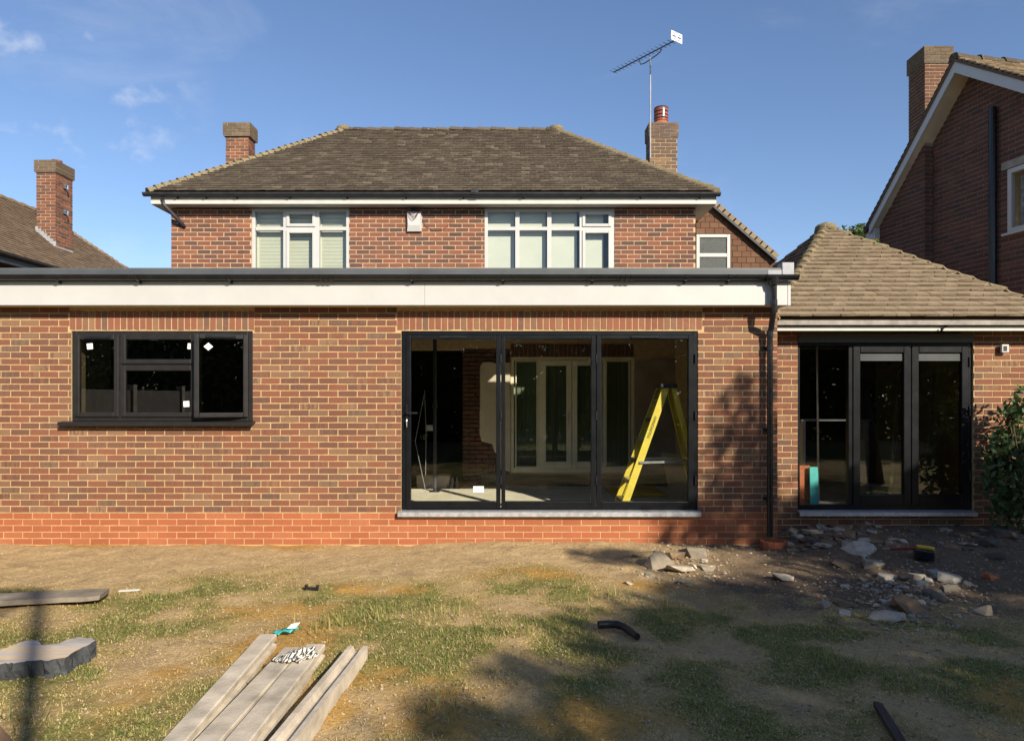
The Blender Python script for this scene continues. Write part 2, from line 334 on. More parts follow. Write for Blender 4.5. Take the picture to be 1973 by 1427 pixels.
# ------------------------------------------------------------------ builders for bricks, tiles, roofs
NV = 48
UNIT = {}
def brick_units(mat):
    if mat in UNIT: return UNIT[mat]
    L = []
    for i in range(NV):
        b = MB(); j = lambda s: random.uniform(-s, s)
        v = [(-.5+j(.008), -.5, -.5+j(.03)), (.5+j(.008), -.5, -.5+j(.03)), (.5, .5, -.5), (-.5, .5, -.5), (-.5+j(.008), -.5, .5+j(.03)), (.5+j(.008), -.5, .5+j(.03)), (.5, .5, .5), (-.5, .5, .5)]
        b.add(v, BF, .002 + .996*i/(NV-1)); L.append((np.array(v), b.mesh('brick', M[mat])))
    UNIT[mat] = L; return L
def cut(ivs, a, b):
    r = []
    for p, q in ivs:
        if b <= p or a >= q: r.append((p, q)); continue
        if a - p > .02: r.append((p, a))
        if q - b > .02: r.append((b, q))
    return r
def brickwall(parent, O, ang, L, z0, z1, mat, openings=(), pitch=.225, course=.075, joint=.0125, limit=None, nmax=300, name='brick', depth=.04, shift=0., tintf=None, proud=.0025, visible=None):
    """Courses of bricks in stretcher bond on the plane through O; direction (cos, sin); outward normal (sin, -cos)."""
    O = Vector(O); d = Vector((math.cos(ang), math.sin(ang), 0)); n = Vector((math.sin(ang), -math.cos(ang), 0))
    units = brick_units(mat); items = []
    rows = int(math.ceil((z1 - z0) / course - .15))
    for r in range(rows):
        za = z0 + r*course + joint; zb = min(z0 + (r+1)*course, z1)
        if zb - za < .015: continue
        zm = (za + zb) / 2; lo, hi = 0., L
        if limit:
            lo, hi = limit(zm)
            if hi - lo < .05: continue
        u = -pitch * 2 + (pitch/2 if r % 2 else 0) + shift
        while u < hi:
            iv = [(max(u, lo), min(u + pitch - joint, hi))] if min(u+pitch-joint, hi) - max(u, lo) > .03 else []
            for (a, b, c, e) in openings:
                if min(zb, e) - max(za, c) > .35*(zb - za): iv = cut(iv, a - .002, b + .002)
            for p, q in iv:
                k = random.randrange(NV) if tintf is None else tintf(p, zm)
                items.append((p, q, za, zb, k, random.uniform(0, proud)))
            u += pitch
    def mat_of(it):
        p, q, za, zb, k, pr = it; c = O + d*((p+q)/2) + n*(pr - depth/2); c.z = O.z + (za+zb)/2
        return c, (q-p), depth, (zb-za)
    full = [(0 if (it[1]-it[0]) > pitch*.8 else 1, (mat_of(it)[0] - Vector((0, CY, CZ))).length + (0 if visible is None or visible(mat_of(it)[0]) else 100), i) for i, it in enumerate(items)]
    full.sort(); chosen = set(i for _, _, i in full[:nmax])
    rot = Matrix.Rotation(ang, 4, 'Z'); V, Fc, T = [], [], []; nb = 0
    for i, it in enumerate(items):
        c, sx, sy, sz = mat_of(it); u, me = units[it[4]]
        if i in chosen:
            o = bpy.data.objects.new(name, me); o.matrix_basis = Matrix.Translation(c) @ rot @ Matrix.Diagonal((sx, sy, sz, 1)); link(o, parent)
        else:
            w = u * np.array([sx, sy, sz]); ca, sa = math.cos(ang), math.sin(ang)
            w = np.stack([w[:, 0]*ca - w[:, 1]*sa + c.x, w[:, 0]*sa + w[:, 1]*ca + c.y, w[:, 2] + c.z], 1)
            V.append(w); Fc.append(np.array(BF) + 8*nb); T += [.002 + .996*it[4]/(NV-1)]*8; nb += 1
    if nb: numesh('brick_courses', np.concatenate(V), np.concatenate(Fc), M[mat], np.array(T), parent, 'stuff')
def slab_with_holes(mb, x0, x1, z0, z1, y0, y1, holes):
    xs = sorted({x0, x1, *[h[0] for h in holes], *[h[1] for h in holes]}); zs = sorted({z0, z1, *[h[2] for h in holes], *[h[3] for h in holes]})
    xs = [x for x in xs if x0 <= x <= x1]; zs = [z for z in zs if z0 <= z <= z1]
    for i in range(len(xs)-1):
        k = 0
        while k < len(zs)-1:
            free = lambda kk: not any(h[0] < (xs[i]+xs[i+1])/2 < h[1] and h[2] < (zs[kk]+zs[kk+1])/2 < h[3] for h in holes)
            if not free(k): k += 1; continue
            e = k
            while e+1 < len(zs)-1 and free(e+1): e += 1
            mb.box(xs[i], y0, zs[k], xs[i+1], y1, zs[e+1]); k = e + 1
TU = {}
def tile_units(mat):
    if mat in TU: return TU[mat]
    L = []
    for i in range(24):
        j = lambda s: random.uniform(-s, s); b = MB(); lift = random.uniform(-.05, .15)
        v = [(-.5, 0+j(.02), 1.42+lift), (.5, 0+j(.02), 1.42+lift), (.5, 1, 0), (-.5, 1, 0), (-.5, 0+j(.03), 2.35+lift+j(.08)), (.5, 0+j(.03), 2.35+lift+j(.08)), (.5, 1, 1), (-.5, 1, 1)]
        b.add(v, BF, .003 + .99*i/23); L.append((np.array(v), b.mesh('tile', M[mat])))
    TU[mat] = L; return L
def tiles(parent, A, B, C, D, rows, w, mat, th=.014, nmax=0, name='tile', over=1.25, gap=.004, offs=None):
    """Courses of plain tiles on the slope with eave A-B and top C-D (C above A)."""
    A, B, C, D = map(Vector, (A, B, C, D)); u = (B - A).normalized(); nn = u.cross(C - A).normalized()
    if nn.z < 0: nn = -nn
    s = nn.cross(u).normalized()
    if s.z < 0: s = -s
    H = (C - A).dot(s); g = H / rows; units = tile_units(mat); a0 = 0.; items = []
    for r in range(rows):
        t0 = r / rows; tm = (r + .35) / rows
        l = (A.lerp(C, tm) - A).dot(u); rr = (B.lerp(D, tm) - A).dot(u)
        x = -w*40 + (w/2 if r % 2 else 0) + (random.uniform(-.01, .01))
        while x < rr:
            p, q = max(x, l), min(x + w - gap, rr)
            if q - p > .02: items.append((r, p, q, random.randrange(24)))
            x += w
    items.sort(key=lambda i: i[0]); V, Fc, T = [], [], []; nb = 0
    for n_, (r, p, q, k) in enumerate(items):
        org = A + u*((p+q)/2) + s*(r*g + random.uniform(-.004, .002)); sc = ((q-p), g*over, th)
        if n_ < nmax:
            o = bpy.data.objects.new(name, units[k][1])
            o.matrix_basis = Matrix(((u.x*sc[0], s.x*sc[1], nn.x*sc[2], org.x), (u.y*sc[0], s.y*sc[1], nn.y*sc[2], org.y), (u.z*sc[0], s.z*sc[1], nn.z*sc[2], org.z), (0, 0, 0, 1))); link(o, parent)
        else:
            U = units[k][0] * np.array(sc); V.append(np.array(org) + U[:, :1]*np.array(u) + U[:, 1:2]*np.array(s) + U[:, 2:]*np.array(nn))
            Fc.append(np.array(BF) + 8*nb); T += [.003 + .99*k/23]*8; nb += 1
    if nb: numesh('tile_courses', np.concatenate(V), np.concatenate(Fc), M[mat], np.array(T), parent, 'stuff')
HU = []
def hip_tiles(parent, P, Q, n, r=.10, mat='tile_hip', name='hip_tile', lift=.0):
    """Half-round tiles stepping up from P to Q."""
    if not HU:
        for i in range(6):
            b = MB(); k = 9; vs = []; j = lambda s: random.uniform(-s, s)
            for y, rad in ((0., 1.08+j(.08)), (1., .88)):
                for q in range(k): th = math.pi*(q/(k-1)); vs.append((rad*math.cos(th)*(1+j(.03)), y+j(.02), rad*math.sin(th)*(1+j(.05)) - .25))
            fs = [(q, q+1, k+q+1, k+q) for q in range(k-1)] + [tuple(range(k))[::-1], tuple(range(k, 2*k)), (0, k, 2*k-1, k-1)]
            b.add(vs, fs, .02 + .96*i/5); HU.append(b)
    P, Q = Vector(P), Vector(Q); d = (Q-P).normalized(); L = (Q-P).length/n
    side = d.cross(Vector((0, 0, 1))).normalized(); up = side.cross(d)
    ms = [b.mesh(name, M[mat]) for b in HU]
    for i in range(n):
        o = bpy.data.objects.new(name, random.choice(ms)); c = P + d*L*i + up*(lift + random.uniform(-.006, .006)); sc = (r*random.uniform(.94, 1.06), L*1.12, r*random.uniform(.9, 1.05))
        tl = (up*.10 - d*0)
        dd = (d*L*1.12 - up*.018)
        o.matrix_basis = Matrix(((side.x*sc[0], dd.x, up.x*sc[2], c.x), (side.y*sc[0], dd.y, up.y*sc[2], c.y), (side.z*sc[0], dd.z, up.z*sc[2], c.z), (0, 0, 0, 1))); link(o, parent)
def gutter(name, x0, x1, yc, zt, r, mat, parent, brackets=(), drop=0.):
    """Half-round gutter along X (top edge at zt), with brackets as its parts."""
    k = 9; out = [(yc + r*math.cos(math.pi + math.pi*i/(k-1)), zt + r*math.sin(math.pi + math.pi*i/(k-1))) for i in range(k)]
    inn = [(yc + (r-.006)*math.cos(2*math.pi - math.pi*i/(k-1)), zt + (r-.006)*math.sin(2*math.pi - math.pi*i/(k-1))) for i in range(k)]
    prof = out + inn; m = MB(); n = len(prof)
    vs = [(x0, y, z) for y, z in prof] + [(x1, y, z - drop) for y, z in prof]
    fs = [(i, (i+1) % n, n+(i+1) % n, n+i) for i in range(n)]
    for e in (0, n): fs += [(e+i, e+i+1, e+2*k-2-i, e+2*k-1-i) for i in range(k-1)]
    m.add(vs, fs); 
    for X in (x0, x1):                                       # stop ends
        m.prism([(X, y, z) for y, z in out], (.004 if X == x1 else -.004, 0, 0))
    g = m.build(name, M[mat], parent)
    for bx in brackets:
        b = MB(); zz = zt - drop*(bx-x0)/(x1-x0)
        for i in range(6):
            a0 = math.pi*(1.0 + i/6); a1 = math.pi*(1.0 + (i+1)/6); R0, R1 = r+.001, r+.007
            b.prism([(bx-.012, yc+R0*math.cos(a0), zz+R0*math.sin(a0)), (bx-.012, yc+R1*math.cos(a0), zz+R1*math.sin(a0)), (bx-.012, yc+R1*math.cos(a1), zz+R1*math.sin(a1)), (bx-.012, yc+R0*math.cos(a1), zz+R0*math.sin(a1))], (.024, 0, 0))
        b.box(bx-.010, yc+r*.55, zz-r-.03, bx+.010, yc+r+.006, zz-r*.55)
        b.build('gutter_bracket', M[mat], g)
    return g
def frame_rect(m, x0, x1, z0, z1, y0, y1, w, tint=0.):     # mitre-free rectangular frame, w = (left, right, bottom, top)
    l, r, b, t = w
    m.box(x0, y0, z0, x0+l, y1, z1); m.box(x1-r, y0, z0, x1, y1, z1)
    m.box(x0+l, y0, z0, x1-r, y1, z0+b); m.box(x0+l, y0, z1-t, x1-r, y1, z1)
def pane(parent, x0, x1, z0, z1, y, mat='glass', name='pane'):
    return MB().box(x0, y, z0, x1, y+.006, z1).build(name, M[mat], parent)

# ------------------------------------------------------------------ ground
def gfields(x, y):
    n = fbm(x*.9, y*.9, 11); n2 = fbm(x*2.6, y*2.6, 21); n3 = fbm(x*6, y*6, 31)
    wallz = np.where(x > 3.1, .3, 0.)
    depth = -(y - wallz)                                     # metres out from the wall
    lawn = sstep(.9, 2.1, depth + (n-.5)*1.6 - .9*sstep(.3, 1.5, x))
    right = sstep(1.2, 3.2, x)*sstep(3.6, 1.9, depth)        # trodden soil by the rubble
    path = np.exp(-((x-2.2-.25*(depth-1.5))**2)/1.2)*np.exp(-((depth-1.5)**2)/.5)
    g = lawn*(.18 + 1.05*sstep(.34, .64, n2*.55 + n*.45))*(1-.85*right*(1-sstep(.45, .6, n)))*(1-.5*path)
    g = g + .55*np.exp(-((x-2.3)/1.7)**2 - ((y+3.2)/.75)**2)*sstep(.35, .6, n2) + .4*np.exp(-((x-4.4)/1.2)**2 - ((y+4.6)/.6)**2)*sstep(.4, .6, n2)
    g = g*(1 - .55*sstep(.55, .75, fbm(x*1.3+9, y*1.3, 51)))
    soil = np.clip(right*1.15 + .45*sstep(.6, 2.2, x)*sstep(.40, .6, n) + .8*sstep(2.5, 4, x)*sstep(.42, .6, n2) + .35*sstep(.60, .75, n3), 0, 1)
    sandp = [(-1.6, -3.3, .5, .7), (-1.9, -2.55, .55, .35), (-2.3, -.08, 1.2, .20), (-4.6, -.05, 1.3, .10), (.15, -1.35, .75, .28), (-.7, -4.35, 1.0, .55), (.5, -4.5, .5, .3), (1.35, -1.75, .5, .25), (2.9, -4.4, .28, .5), (-1.2, -1.9, .5, .2), (-2.2, -4.0, .25, .6), (-1.3, -5.2, 1.0, .5)]
    s = 0
    for a, b, rx, ry in sandp: s = np.maximum(s, np.exp(-(((x-a)/rx)**2 + ((y-b)/ry)**2)))
    s = .9*sstep(.24, .85, s*(.25 + 1.4*n3*n2*1.9) + .2*(n2-.5))
    return np.clip(g, 0, 1.1), np.clip(s, 0, 1), soil
def gheight(x, y):
    near = sstep(9, 6, np.maximum(np.abs(x), np.abs(y+3)))
    h = near*((fbm(x*.8, y*.8, 71)-.5)*.07 + (fbm(x*5, y*5, 72)-.5)*.040 + (fbm(x*15, y*15, 73)-.5)*.026)
    h = h + .13*sstep(2.9, 3.9, x)*sstep(-1.5, -.3, y)*sstep(9, 7, x) + .05*np.exp(-((x-2.0)**2)/.3 - ((y+.45)**2)/.12) + .03*np.exp(-((x-.2)**2)/2.5 - ((y+.15)**2)/.1)
    h = h + .05*np.exp(-((x-4.5)**2)/.5 - ((y+1.9)**2)/.2)
    h = h - .03*sstep(-.0, .6, y)*sstep(3.0, 2.0, x)
    return h
def axis(lo, hi, step, far):
    a = np.arange(lo, hi + step/2, step); e = [1.5, 4, 9, 20, 50, 120, 300, 800, 2000]
    return np.concatenate([np.array([lo - q for q in e[::-1]]), a, np.array([hi + q for q in e])])
gx = axis(-7.2, 7.6, .045, 1); gy = axis(-7.4, 1.0, .045, 1)
GX, GY = np.meshgrid(gx, gy); GZ = gheight(GX, GY); nx, ny = len(gx), len(gy)
I = np.arange(nx*ny).reshape(ny, nx); quads = np.stack([I[:-1, :-1], I[:-1, 1:], I[1:, 1:], I[1:, :-1]], -1).reshape(-1, 4)
ground = numesh('ground', np.stack([GX, GY, GZ], -1).reshape(-1, 3), quads, M['ground'], kind='structure')
gg, gs, gd = gfields(GX, GY)
for nme, arr in (('grass', np.where(np.maximum(np.abs(GX), np.abs(GY+3)) > 12, .7, gg)), ('sand', gs), ('soil', gd)):
    a = ground.data.attributes.new(nme, 'FLOAT', 'POINT'); a.data.foreach_set('value', arr.astype(np.float32).ravel())
ground.data.polygons.foreach_set('use_smooth', [True]*len(ground.data.polygons))

# ------------------------------------------------------------------ rear extension
XL, XR, WT = -7.2, 3.10, .28
ext = empty('rear_extension', (-1.5, 0, 0), 'single storey brick rear extension with white fascia, flat roof and wide bifold door', 'building')
BX0, BX1, BZ0, BZ1 = at(773, 0, 0).x, at(1345, 0, 0).x, .40, 2.50
WX0, WX1, WZ0, WZ1 = at(137, 0, 0).x, at(487, 0, 0).x, 1.45, 2.50
PZ = .375                                                    # top of the red plinth
holes = [(BX0, BX1, BZ0-.06, BZ1), (WX0, WX1, WZ0, WZ1)]
m = MB(); slab_with_holes(m, XL, XR-.004, -.3, PZ, .003, WT, [(BX0, BX1, BZ0-.06, BZ1)])
plinth = m.build('plinth', M['mortar_plinth'], ext)
m = MB(); slab_with_holes(m, XL, XR-.004, PZ, 2.92, .003, WT, holes)
wall = m.build('wall', M['mortar_new'], ext)
vis = lambda c: c.x > -5.9 and c.z > .03 and c.z < 2.70
brickwall(plinth, (XL, 0, 0), 0, XR-XL, 0., PZ, 'brick_plinth', [(BX0-XL, BX1-XL, BZ0-.06, BZ1)], nmax=300, visible=vis, shift=.03)
SZ0, SZ1 = 2.515, 2.73
sold = [(BX0-.05, BX1+.05, SZ0-.01, SZ1+.02), (WX0-.02, WX1+.02, SZ0-.01, SZ1+.02)]
uo = lambda hs: [(a-XL, b-XL, c, d) for a, b, c, d in hs]
brickwall(wall, (XL, 0, 0), 0, XR-XL, PZ, 2.92, 'brick_new', uo(holes+sold), nmax=300, visible=vis)
units = brick_units('brick_soldier')
for a, b, c, d in sold:
    n_ = int(round((b-a)/.075)); w_ = (b-a)/n_
    for i in range(n_):
        k = random.randrange(NV); o = bpy.data.objects.new('soldier_brick', units[k][1])
        o.matrix_basis = Matrix.Translation((a+(i+.5)*w_, .02-random.uniform(0, .003), (SZ0+SZ1)/2)) @ Matrix.Diagonal((w_-.012, .04, SZ1-SZ0, 1)); link(o, wall)
# right return and inner leaf
m = MB(); m.box(XR-.28, WT, -.3, XR-.006, 3.95, 2.92); sw = m.build('side_wall', M['mortar_new'], ext)
brickwall(sw, (XR, 0.005, 0), math.pi/2, .46, 0, 2.78, 'brick_new', nmax=60)
m = MB(); m.box(XL, WT, -.3, XL+.28, 3.95, 2.92); m.build('side_wall', M['blockwork'], ext)
m = MB(); m.box(XL+.28, WT, .0, XR-.28, 3.955, .20); m.build('floor_slab', M['screed'], ext)
m = MB(); m.box(XL+.28, 3.55, .2, -.86, 3.945, .206); m.build('dpm_sheet', M['dpm'], ext)
MB().box(XL+.28, 3.946, .2, -2.76, 3.956, 2.92).build('dark_lining', M['room_dark'], ext); MB().box(XL, 3.96, -.3, -5.89, 4.1, 3.1).build('back_wall', M['blockwork'], ext)  # dark sheet added over the house wall, so the room looks unlit
# roof with a rooflight opening
RX0, RX1, RY0, RY1 = .55, 1.55, 2.05, 2.62
m = MB()
for a in ((XL-.05, -.14, RX0, 3.955), (RX1, -.14, XR+.03, 3.955), (RX0, -.14, RX1, RY0), (RX0, RY1, RX1, 3.955)): m.box(a[0], a[1], 2.93, a[2], a[3], 3.10)
m.build('flat_roof', M['grp_grey'], ext)
m = MB()
for i in range(20): 
    x = XL + .5 + i*.45
    if not (RX0-.08 < x < RX1+.08) and x < XR-.35: m.box(x-.024, WT+.01, 2.73, x+.024, 3.95, 2.925)
m.build('joists', M['timber_brown'], ext, kind='stuff')
m = MB(); frame_rect(m, RX0-.06, RX1+.06, 3.1, 3.1+.001, 0, 0, (0, 0, 0, 0)) if 0 else None
for a in ((RX0-.07, RY0-.07, RX0, RY1+.07), (RX1, RY0-.07, RX1+.07, RY1+.07), (RX0, RY0-.07, RX1, RY0), (RX0, RY1, RX1, RY1+.07)): m.box(a[0], a[1], 3.10, a[2], a[3], 3.17)
rl = m.build('rooflight', M['black_frame'], ext)
MB().box(RX0, RY0, 3.13, RX1, RY1, 3.14).build('pane', M['glass'], rl)
# fascia, soffit, trim
FY = -.20; fz0, fz1 = 2.775, 3.05; jx = at(818, 0, FY).x
for i, (a, b) in enumerate(((XL-.05, jx), (jx+.002, XR-.06+.1))):
    bevel(MB().box(a, FY, fz0, b, FY+.018, fz1).build('fascia', M['white_upvc'], ext), .002)
bevel(MB().box(XR+.042, FY-.004, fz0-.004, XR+.075, FY+.02, fz1).build('fascia_corner', M['white_upvc'], ext), .002)
MB().box(XR+.035, FY+.02, fz0, XR+.055, .5, fz1).build('fascia', M['white_upvc'], ext)
MB().box(XL-.05, FY+.018, fz0, XR+.035, .004, fz0+.01).build('soffit', M['soffit'], ext)
tr = MB(); tr.prism([(XL-.1, FY-.03, 3.075), (XL-.1, FY-.03, 3.172), (XL-.1, FY-.022, 3.195), (XL-.1, FY+.03, 3.205), (XL-.1, FY+.10, 3.10), (XL-.1, FY+.10, 3.075)], (XR+.06-XL, 0, 0))
trim = tr.build('roof_trim', M['grp_grey'], ext)
MB().box(at(1478, 0, FY).x, FY-.034, 3.078, XR-.04, FY-.031, 3.17).build('sealed_patch', M['lead'], trim)
ce = MB().box(XR-.035, FY-.040, 3.077, XR+.10, FY+.12, 3.255).build('trim_corner', M['lead'], ext); bevel(ce, .006, 2)
MB().box(XR-.02, FY+.12, 3.08, XR+.085, 3.95, 3.19).build('side_trim', M['grp_grey'], ext)
gbr = [at(p, 0, FY).x for p in (117, 272, 447, 795, 969, 1140, 1318, 1400)]
gut = gutter('gutter', XL-.1, XR+.13, FY-.062, 3.105, .058, 'gutter_black', ext, gbr)
for ux in (632, 1205):
    X = at(ux, 0, FY).x; b = MB()
    for dx in (-.055, 0, .055):
        b.prism([(X+dx-.010, FY-.062+.0655*math.cos(math.pi*(1+i/10)), 3.104+.0655*math.sin(math.pi*(1+i/10))) for i in range(11)], (.020, 0, 0))
    b.build('gutter_union', M['gutter_black'], gut)
dx0 = at(1491, 0, FY-.06).x; dx1 = at(1483, 0, -.08).x
dp = MB(); dp.tube([(dx0, FY-.062, 3.07), (dx0, FY-.062, 2.72), (dx0-.005, FY-.055, 2.68), (dx1+.01, -.10, 2.52), (dx1, -.085, 2.47), (dx1, -.085, .12)], .0335, 14)
dpo = dp.build('downpipe', M['gutter_black'], ext, smooth=True); dpo.modifiers.new('es', 'EDGE_SPLIT').split_angle = math.radians(50)
b = MB(); b.tube([(dx0, FY-.062, 3.085), (dx0, FY-.062, 2.99)], [.07, .05], 14); b.prism([(dx0-.10, FY-.062+.0665*math.cos(math.pi*(1+i/10)), 3.104+.0665*math.sin(math.pi*(1+i/10))) for i in range(11)], (.20, 0, 0)); b.build('gutter_outlet', M['gutter_black'], dpo)
for z in (2.80, 2.46, 2.30, 1.35, .55):
    X, Y = (dx0, FY-.062) if z > 2.7 else (dx1, -.085)
    b = MB(); b.tube([(X, Y, z-.03), (X, Y, z+.03)], .0385, 14)
    if z < 2.4: b.box(X-.055, -.05, z-.014, X+.055, -.001, z+.014)
    b.build('pipe_collar', M['gutter_black'], dpo)
# --- casement window in the extension
win = MB(); wy = .012
frame_rect(win, WX0+.004, WX1-.004, WZ0+.002, WZ1-.004, wy, wy+.07, (.055, .055, .055, .055))
mx1, mx2 = at(231, 0, 0).x, at(379, 0, 0).x
win.box(mx1-.028, wy, WZ0+.057, mx1+.028, wy+.07, WZ1-.059); win.box(mx2-.028, wy, WZ0+.057, mx2+.028, wy+.07, WZ1-.059)
zt = at(0, 703, 0).z; win.box(mx1+.028, wy, zt-.028, mx2-.028, wy+.07, zt+.028)
wino = win.build('window', M['brown_frame'], ext); bevel(wino, .006, 2)
wz0, wz1 = WZ0+.057, WZ1-.059
def sash(parent, x0, x1, z0, z1, y, w=.055, mat='brown_frame', g='glass_dark', depth=.05):
    s = MB(); frame_rect(s, x0, x1, z0, z1, y, y+depth, (w, w, w, w)); b = MB()
    o = s.build('sash', M[mat], parent); bevel(o, .008, 2)
    MB().box(x0+w, y+.022, z0+w, x1-w, y+.030, z1-w).build('pane', M[g], parent)
    return o
sash(wino, WX0+.045, mx1-.012, wz0-.012, wz1+.012, wy-.022)
sash(wino, mx1+.014, mx2-.012, zt+.012, wz1+.012, wy-.022)
sash(wino, mx1+.014, mx2-.012, wz0-.012, zt-.012, wy-.022)
# open casement, hinged at its right edge
ax = WX1-.05; aw = ax - (mx2+.016); ang = math.radians(13); R = Matrix.Translation((ax, wy-.03, 0)) @ Matrix.Rotation(ang, 4, 'Z')
cas = MB(); frame_rect(cas, -aw, 0, wz0-.014, wz1+.014, 0, .05, (.055, .055, .055, .055))
o = cas.build('open_sash', M['brown_frame'], wino); o.matrix_basis = R; bevel(o, .010, 2); o['label'] = 'right casement standing slightly open'
o = MB().box(-aw+.055, .022, wz0+.041, -.055, .030, wz1-.041).build('pane', M['glass_dark'], wino); o.matrix_basis = R
o = MB().box(-aw*.78, -.016, wz1-.026, -aw*.22, .0, wz1+.004).build('trickle_vent', M['gutter_black'], wino); o.matrix_basis = R
MB().box(at(165, 0, 0).x, wy-.036, wz1-.032, at(213, 0, 0).x, wy-.022, wz1-.004).build('trickle_vent', M['gutter_black'], wino)
for px, py, s, an in ((173, 667, .034, .1), (367, 667, .034, -.1), (359, 778, .034, .05)):
    p = at(px, py, wy-.004); c, q = math.cos(an)*s, math.sin(an)*s
    MB().prism([(p.x-c+q, p.y, p.z-c-q), (p.x+c+q, p.y, p.z-c+q), (p.x+c-q, p.y, p.z+c+q), (p.x-c-q, p.y, p.z+c-q)], (0, .002, 0)).build('sticker', M['white_label'], wino)
st = MB().prism([(-aw+.105, .018, wz1-.13), (-aw+.155, .018, wz1-.175), (-aw+.205, .018, wz1-.13), (-aw+.155, .018, wz1-.085)], (0, .002, 0)).build('sticker', M['white_label'], wino); st.matrix_basis = R
sl = MB(); x0, x1 = at(121, 0, 0).x, at(492, 0, 0).x
sl.prism([(x0, -.10, WZ0-.055), (x0, -.10, WZ0-.012), (x0, .05, WZ0+.006), (x0, .05, WZ0-.02), (x0, -.07, WZ0-.03)], (x1-x0, 0, 0)); sl.build('window_sill', M['brown_frame'], wino)
# --- bifold door
bf = MB(); by = .014
frame_rect(bf, BX0+.004, BX1-.004, BZ0, BZ1-.004, by, by+.08, (.052, .052, .03, .045))
bfo = bf.build('bifold_door', M['black_frame'], ext); bevel(bfo, .004)
gz0, gz1 = at(0, 966, 0).z, at(0, 653, 0).z
for a, b, g0, g1 in ((782, 964.3, 791, 955.8), (965.7, 1148, 973.5, 1139), (1149.5, 1336, 1158.6, 1326.5)):
    A, B, G0, G1 = [at(q, 0, 0).x for q in (a, b, g0, g1)]
    s = MB(); frame_rect(s, A, B, BZ0+.032, BZ1-.05, by-.012, by+.055, (G0-A, B-G1, gz0-BZ0-.032, BZ1-.05-gz1))
    o = s.build('leaf_frame', M['black_frame'], bfo); bevel(o, .006, 2)
    MB().box(G0, by+.015, gz0, G1, by+.035, gz1).build('pane', M['glass'], bfo)
for a, b in ((847, 898), (1216, 1268)):
    MB().box(at(a, 0, 0).x, by-.026, at(0, 651, 0).z, at(b, 0, 0).x, by-.012, at(0, 646.5, 0).z).build('trickle_vent', M['gutter_black'], bfo)
for px in (809, 1118): 
    p = at(px, 648, by-.02); MB().tube([p, p+Vector((0, .012, 0))], .014, 10).build('bolt_cap', M['gutter_black'], bfo)
h = MB(); p = at(784, 795, by-.012); h.box(p.x-.014, p.y-.010, p.z-.12, p.x+.014, p.y, p.z+.10); h.tube([p+Vector((0, -.012, 0)), p+Vector((0, -.055, 0)), p+Vector((.13, -.055, 0))], .009, 8); h.build('handle', M['gutter_black'], bfo)
k = MB(); k.tube([p+Vector((0, -.02, -.08)), p+Vector((0, -.03, -.10)), p+Vector((.004, -.035, -.17))], [.010, .009, .004], 8); k.build('key', M['steel'], bfo)
for px in (965, 1149, 1340):
    for py in (690, 800, 925):
        q = at(px, py, by-.014); MB().tube([q+Vector((0, 0, -.05)), q+Vector((0, 0, .05))], .011, 8).build('hinge', M['gutter_black'], bfo)
sl = MB(); x0, x1 = at(768, 0, 0).x, at(1348, 0, 0).x
sl.prism([(x0, -.075, BZ0-.055), (x0, -.075, BZ0-.002), (x0, .05, BZ0+.012), (x0, .05, BZ0-.02), (x0, -.05, BZ0-.03)], (x1-x0, 0, 0)); sl.build('threshold_sill', M['sill_silver'], bfo)
p = at(922, 942, by+.012); MB().box(p.x-.062, by+.010, p.z-.035, p.x+.062, by+.013, p.z+.035).build('sticker', M['white_label'], bfo)

# ------------------------------------------------------------------ main house
HY = 3.96
hx0, hx1 = at(330, 0, HY).x, at(1340, 0, HY).x
house = empty('main_house', (-1.3, 6.5, 0), 'two storey red brick house with brown hipped tile roof and white windows', 'house')
w1 = (at(484.6, 0, HY).x, at(672.8, 0, HY).x); w2 = (at(933.5, 0, HY).x, at(1184, 0, HY).x)
ztop = at(0, 401, HY).z; zs = 3.58
dx_0, dx_1, dz_0, dz_1 = at(983, 0, HY).x, at(1223, 0, HY).x, .42, at(0, 688, HY).z
voidh = (-2.75, -.85, .2, 2.55)
uh = [(w1[0], w1[1], zs, ztop+.1), (w2[0], w2[1], zs, ztop+.1)]
m = MB(); slab_with_holes(m, hx0, hx1, -.3, ztop, HY+.003, HY+.28, uh + [(dx_0, dx_1, dz_0, dz_1), voidh])
m.box(hx0, HY+.28, -.3, hx0+.28, 9.2, ztop); m.box(hx1-.28, HY+.28, -.3, hx1, 9.2, ztop); m.box(hx0+.28, 8.92, -.3, hx1-.28, 9.2, ztop)
hw = m.build('wall', M['mortar_old'], house)
brickwall(hw, (hx0, HY, 0), 0, hx1-hx0, 3.12, ztop, 'brick_old', [(a-hx0, b-hx0, c, d) for a, b, c, d in uh], pitch=.2286, course=.0762, joint=.014, nmax=300, visible=lambda c: c.z > 3.3)
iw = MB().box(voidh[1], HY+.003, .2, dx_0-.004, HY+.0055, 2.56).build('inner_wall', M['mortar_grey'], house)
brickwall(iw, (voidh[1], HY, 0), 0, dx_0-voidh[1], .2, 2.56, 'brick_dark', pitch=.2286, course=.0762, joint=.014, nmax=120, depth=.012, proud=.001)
units = brick_units('brick_dark')
for i in range(int((dx_1-dx_0)/.076)):
    o = bpy.data.objects.new('soldier_brick', units[random.randrange(NV)][1]); o.matrix_basis = Matrix.Translation((dx_0+.04+i*.076, HY-.0, dz_1+.115)) @ Matrix.Diagonal((.066, .02, .21, 1)); link(o, iw)
